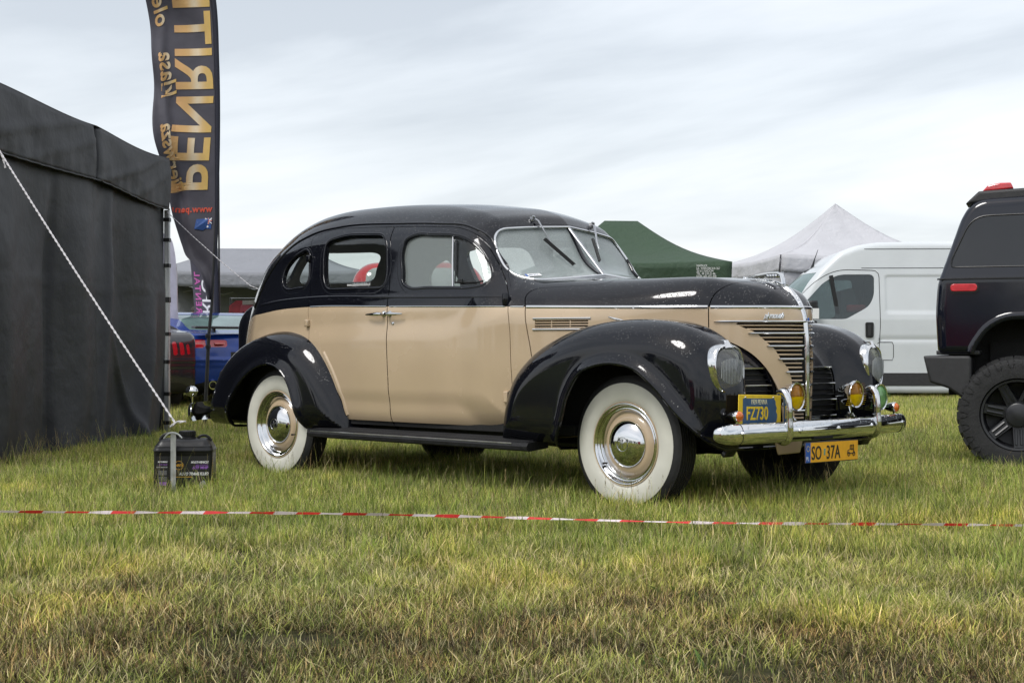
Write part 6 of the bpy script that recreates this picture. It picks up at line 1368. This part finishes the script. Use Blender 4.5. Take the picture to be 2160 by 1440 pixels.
def clump(kind,seed,R,n):
    r=np.random.default_rng(seed); V=[];F=[];Cc=[];k=0
    def blade(p,h,w,lean,az,bend,c,seg=3):
        nonlocal k
        d=np.array([math.cos(az),math.sin(az),0]); sd=np.array([-d[1],d[0],0]); tw=r.uniform(-1,1)*.6; sd=sd*math.cos(tw)+d*math.sin(tw)
        for i in range(seg):
            t=i/seg; ww=w*(1-.55*t); q=p+d*(lean*t+bend*t*t)*h+np.array([0,0,h*t*math.sqrt(max(.03,1-min(.97,(lean+bend*t)**2*.5)))])
            V.extend([q-sd*ww/2,q+sd*ww/2]); cc=c*(.30+.85*t); Cc.extend([cc,cc])  # dark roots, paler tips: shade between blades painted into their colour
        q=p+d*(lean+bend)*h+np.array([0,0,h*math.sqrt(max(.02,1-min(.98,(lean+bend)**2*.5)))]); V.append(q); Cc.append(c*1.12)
        for i in range(seg-1): F.append((k+2*i,k+2*i+1,k+2*i+3)); F.append((k+2*i,k+2*i+3,k+2*i+2))
        F.append((k+2*seg-2,k+2*seg-1,k+2*seg)); k+=2*seg+1
    for i in range(n):
        a=r.uniform(0,6.283);rr=R*math.sqrt(r.uniform(0,1)); p=np.array([rr*math.cos(a),rr*math.sin(a),-.004]); az=r.uniform(0,6.283); v=r.uniform(0,1)
        if kind=='long':
            c=(G1 if v<.36 else G2 if v<.68 else G3 if v<.80 else ST*.85)*r.uniform(.6,1.3); blade(p,r.uniform(.04,.12)*(1.5 if v<.08 else 1),r.uniform(.0024,.0054),r.uniform(0,.35),az,r.uniform(0,.7),c)
        elif kind=='mown':
            c=(G2 if v<.44 else G1 if v<.60 else ST if v<.84 else ST2 if v<.86 else MO)*r.uniform(.6,1.3)
            if r.uniform()<.60: blade(p,r.uniform(.015,.07),r.uniform(.0022,.0048),r.uniform(.0,.6),az,r.uniform(0,.8),c,2)
            else: blade(p+np.array([0,0,r.uniform(.004,.03)]),r.uniform(.02,.07),r.uniform(.0022,.0045),.85,az,r.uniform(-.3,.5),c,2)
        elif kind=='dry':
            c=(ST if v<.15 else ST2 if v<.34 else BR if v<.68 else MO if v<.93 else G2)*r.uniform(.4,1.25)
            if r.uniform()<.28: blade(p,r.uniform(.015,.06),r.uniform(.0022,.0045),r.uniform(.1,.8),az,r.uniform(0,.9),c,2)
            else: blade(p+np.array([0,0,r.uniform(.003,.014)]),r.uniform(.015,.065),r.uniform(.0022,.0044),.9,az,r.uniform(-.5,.6),c,2)
        elif kind=='stalk':
            c=(ST*.95 if v<.5 else G2*1.1 if v<.85 else ST2)*r.uniform(.6,1.2); h=r.uniform(.10,.30); blade(p,h,.0022,r.uniform(.0,.3),az,r.uniform(0,.35),c,3)
            if r.uniform()<.8:
                d=np.array([math.cos(az),math.sin(az),0])
                top_=V[-1].copy()
                for q in range(7): blade(top_-np.array([0,0,.006+.0075*q]),.014,.0035,.4,r.uniform(0,6.28),.1,np.array([.36,.30,.15])*r.uniform(.7,1.2),1)
        elif kind=='weed':
            c=np.array([.11,.20,.045])*r.uniform(.8,1.2); blade(p,r.uniform(.03,.07),r.uniform(.010,.018),r.uniform(.5,.9),az,.3,c,3)
        elif kind=='far':
            c=(G1 if v<.28 else G2*1.0 if v<.70 else ST*.75 if v<.90 else G3)*r.uniform(.6,1.25); blade(p,r.uniform(.06,.15),r.uniform(.008,.014),r.uniform(0,.4),az,r.uniform(0,.5),c,1)
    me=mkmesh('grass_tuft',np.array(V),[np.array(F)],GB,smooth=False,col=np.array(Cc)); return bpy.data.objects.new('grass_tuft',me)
src=bpy.data.collections.new('grass_sources'); kinds=['long']*4+['mown']*4+['dry']*4+['stalk']*3+['weed']*1+['far']*3
for i,kd in enumerate(kinds):
    o=clump(kd,100+i,{'far':.7,'stalk':.3,'weed':.12}.get(kd,.24),{'long':460,'mown':700,'dry':800,'stalk':9,'weed':9,'far':900}[kd]); o.name='grass_tuft_%02d'%i; src.objects.link(o)
pts=[];idx=[];rot=[];scl=[]
def put(X,Z,k,s):
    pts.append(W(X,Z,0)); idx.append(k); rot.append(rng.uniform(0,6.283)); scl.append(s)
def nz(x,y):  # soft patches
    return .5+.25*math.sin(1.7*x+.6*math.sin(1.1*y))+.25*math.sin(2.3*y+1.3*math.sin(.9*x)+1)
Zs=3.2
while Zs<14.5:
    dens=30 if Zs<9 else 22; half=.40*Zs+.5; nrow=int(2*half*.1*dens)
    for _ in range(nrow):
        X=rng.uniform(-half,half);Z=Zs+rng.uniform(0,.1); q=nz(X,Z); e=Z+.7*(q-.5)+.35*(nz(3.1*X+5,4.3*Z)-.5)+rng.uniform(-.35,.35)+.10*X
        if e<4.36: k=8+rng.integers(4) if rng.uniform()<.86 else 4+rng.integers(4); s=rng.uniform(.8,1.15)
        elif e<5.0: k=(8 if rng.uniform()<.34 else 4)+rng.integers(4); s=rng.uniform(.8,1.15)
        elif e<6.05: k=4+rng.integers(4) if rng.uniform()<.85 else rng.integers(4); s=rng.uniform(.8,1.2)
        elif e<6.7: k=(4 if rng.uniform()<.45 else 0)+rng.integers(4); s=rng.uniform(.7,1.05)
        else: k=rng.integers(4); s=rng.uniform(.75,1.12)
        if abs((X*math.cos(0)+0))<0: continue
        put(X,Z,k,s)
    ns=int(2*half*.1*(13 if Zs>6.2 else 8))
    for _ in range(ns): put(rng.uniform(-half,half),Zs+rng.uniform(0,.1),12+rng.integers(3),rng.uniform(.55,1.08) if Zs>6.0 else rng.uniform(.3,.75))
    if Zs<7 and rng.uniform()<.5: put(rng.uniform(-half,half),Zs,15,rng.uniform(.8,1.3))
    Zs+=.1
Zs=14.5
while Zs<75:
    half=.40*Zs+1; st=.5 if Zs<30 else 1.0; nrow=int(2*half*st*(5.5 if Zs<22 else 3.2 if Zs<35 else 1.6))
    for _ in range(nrow): put(rng.uniform(-half,half),Zs+rng.uniform(0,st),16+rng.integers(3),rng.uniform(.8,1.3)*(1 if Zs<35 else 1.4))
    Zs+=st
# sparse turf round the rest of the viewpoint
for _ in range(1500):
    a=rng.uniform(0,6.283); r_=rng.uniform(2,14); X=r_*math.sin(a); Z=r_*math.cos(a)
    if Z<3.0 or abs(X)>.40*Z+.5: put(X,Z,4+rng.integers(4) if r_<6 else 16+rng.integers(3),1.2)
me=bpy.data.meshes.new('grass'); n=len(pts); me.vertices.add(n); me.vertices.foreach_set('co',np.array(pts).ravel())
for nm,ty,va in (('idx','INT',np.array(idx,np.int32)),('rot','FLOAT',np.array(rot)),('scl','FLOAT',np.array(scl))):
    a=me.attributes.new(nm,ty,'POINT'); a.data.foreach_set('value',va)
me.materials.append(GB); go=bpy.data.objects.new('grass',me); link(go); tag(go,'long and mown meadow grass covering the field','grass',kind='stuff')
ng=bpy.data.node_groups.new('scatter','GeometryNodeTree'); ng.interface.new_socket('Geometry',in_out='INPUT',socket_type='NodeSocketGeometry'); ng.interface.new_socket('Geometry',in_out='OUTPUT',socket_type='NodeSocketGeometry')
A=lambda ty,**k: nd(ty,ng,**k); gi=A('NodeGroupInput');gout=A('NodeGroupOutput'); iop=A('GeometryNodeInstanceOnPoints'); ci=A('GeometryNodeCollectionInfo'); ci.inputs[0].default_value=src; ci.inputs[1].default_value=True; ci.inputs[2].default_value=True
K=ng.links.new
def na(nm,ty): a=A('GeometryNodeInputNamedAttribute',data_type=ty); a.inputs[0].default_value=nm; return a.outputs[0]
K(gi.outputs[0],iop.inputs['Points']); K(ci.outputs[0],iop.inputs['Instance']); iop.inputs['Pick Instance'].default_value=True; K(na('idx','INT'),iop.inputs['Instance Index'])
cx=A('ShaderNodeCombineXYZ'); K(na('rot','FLOAT'),cx.inputs[2]); K(cx.outputs[0],iop.inputs['Rotation']); K(na('scl','FLOAT'),iop.inputs['Scale']); K(iop.outputs[0],gout.inputs[0])
md=go.modifiers.new('scatter','NODES'); md.node_group=ng
# ---- stand-in tree belt added unseen behind the viewpoint to darken chrome and paint reflections
TRM=mat('standin_foliage',(.045,.065,.028),.9,attr=False,var=.35,vscale=.6)
r=np.random.default_rng(9); V=[];F=[];k=0
for i in range(110):
    a=YAW+math.pi+r.uniform(-1.75,1.75); R_=r.uniform(85,120); c0=np.array([CAM[0]+R_*math.cos(a),CAM[1]+R_*math.sin(a),0]); H_=r.uniform(5,10); wr=r.uniform(2.5,4.5)
    for q in range(150):
        u=r.normal(size=3); u/=np.linalg.norm(u); p=c0+np.array([u[0]*wr,u[1]*wr,H_*.55+u[2]*H_*.45])*1.0; p[:2]=c0[:2]+u[:2]*wr*r.uniform(.5,1); s_=r.uniform(.4,1.0); t1=r.normal(size=3);t1/=np.linalg.norm(t1);t2=np.cross(u,t1)
        V+= [p-t1*s_,p+t1*s_,p+t2*s_]; F.append((k,k+1,k+2)); k+=3
obj('standin_tree_belt',np.array(V),[np.array(F)],TRM,smooth=False,label='distant tree belt along the far side of the field',cat='tree belt',kind='stuff')
print('all done',round(time.time()-T0,1),'tufts',n)
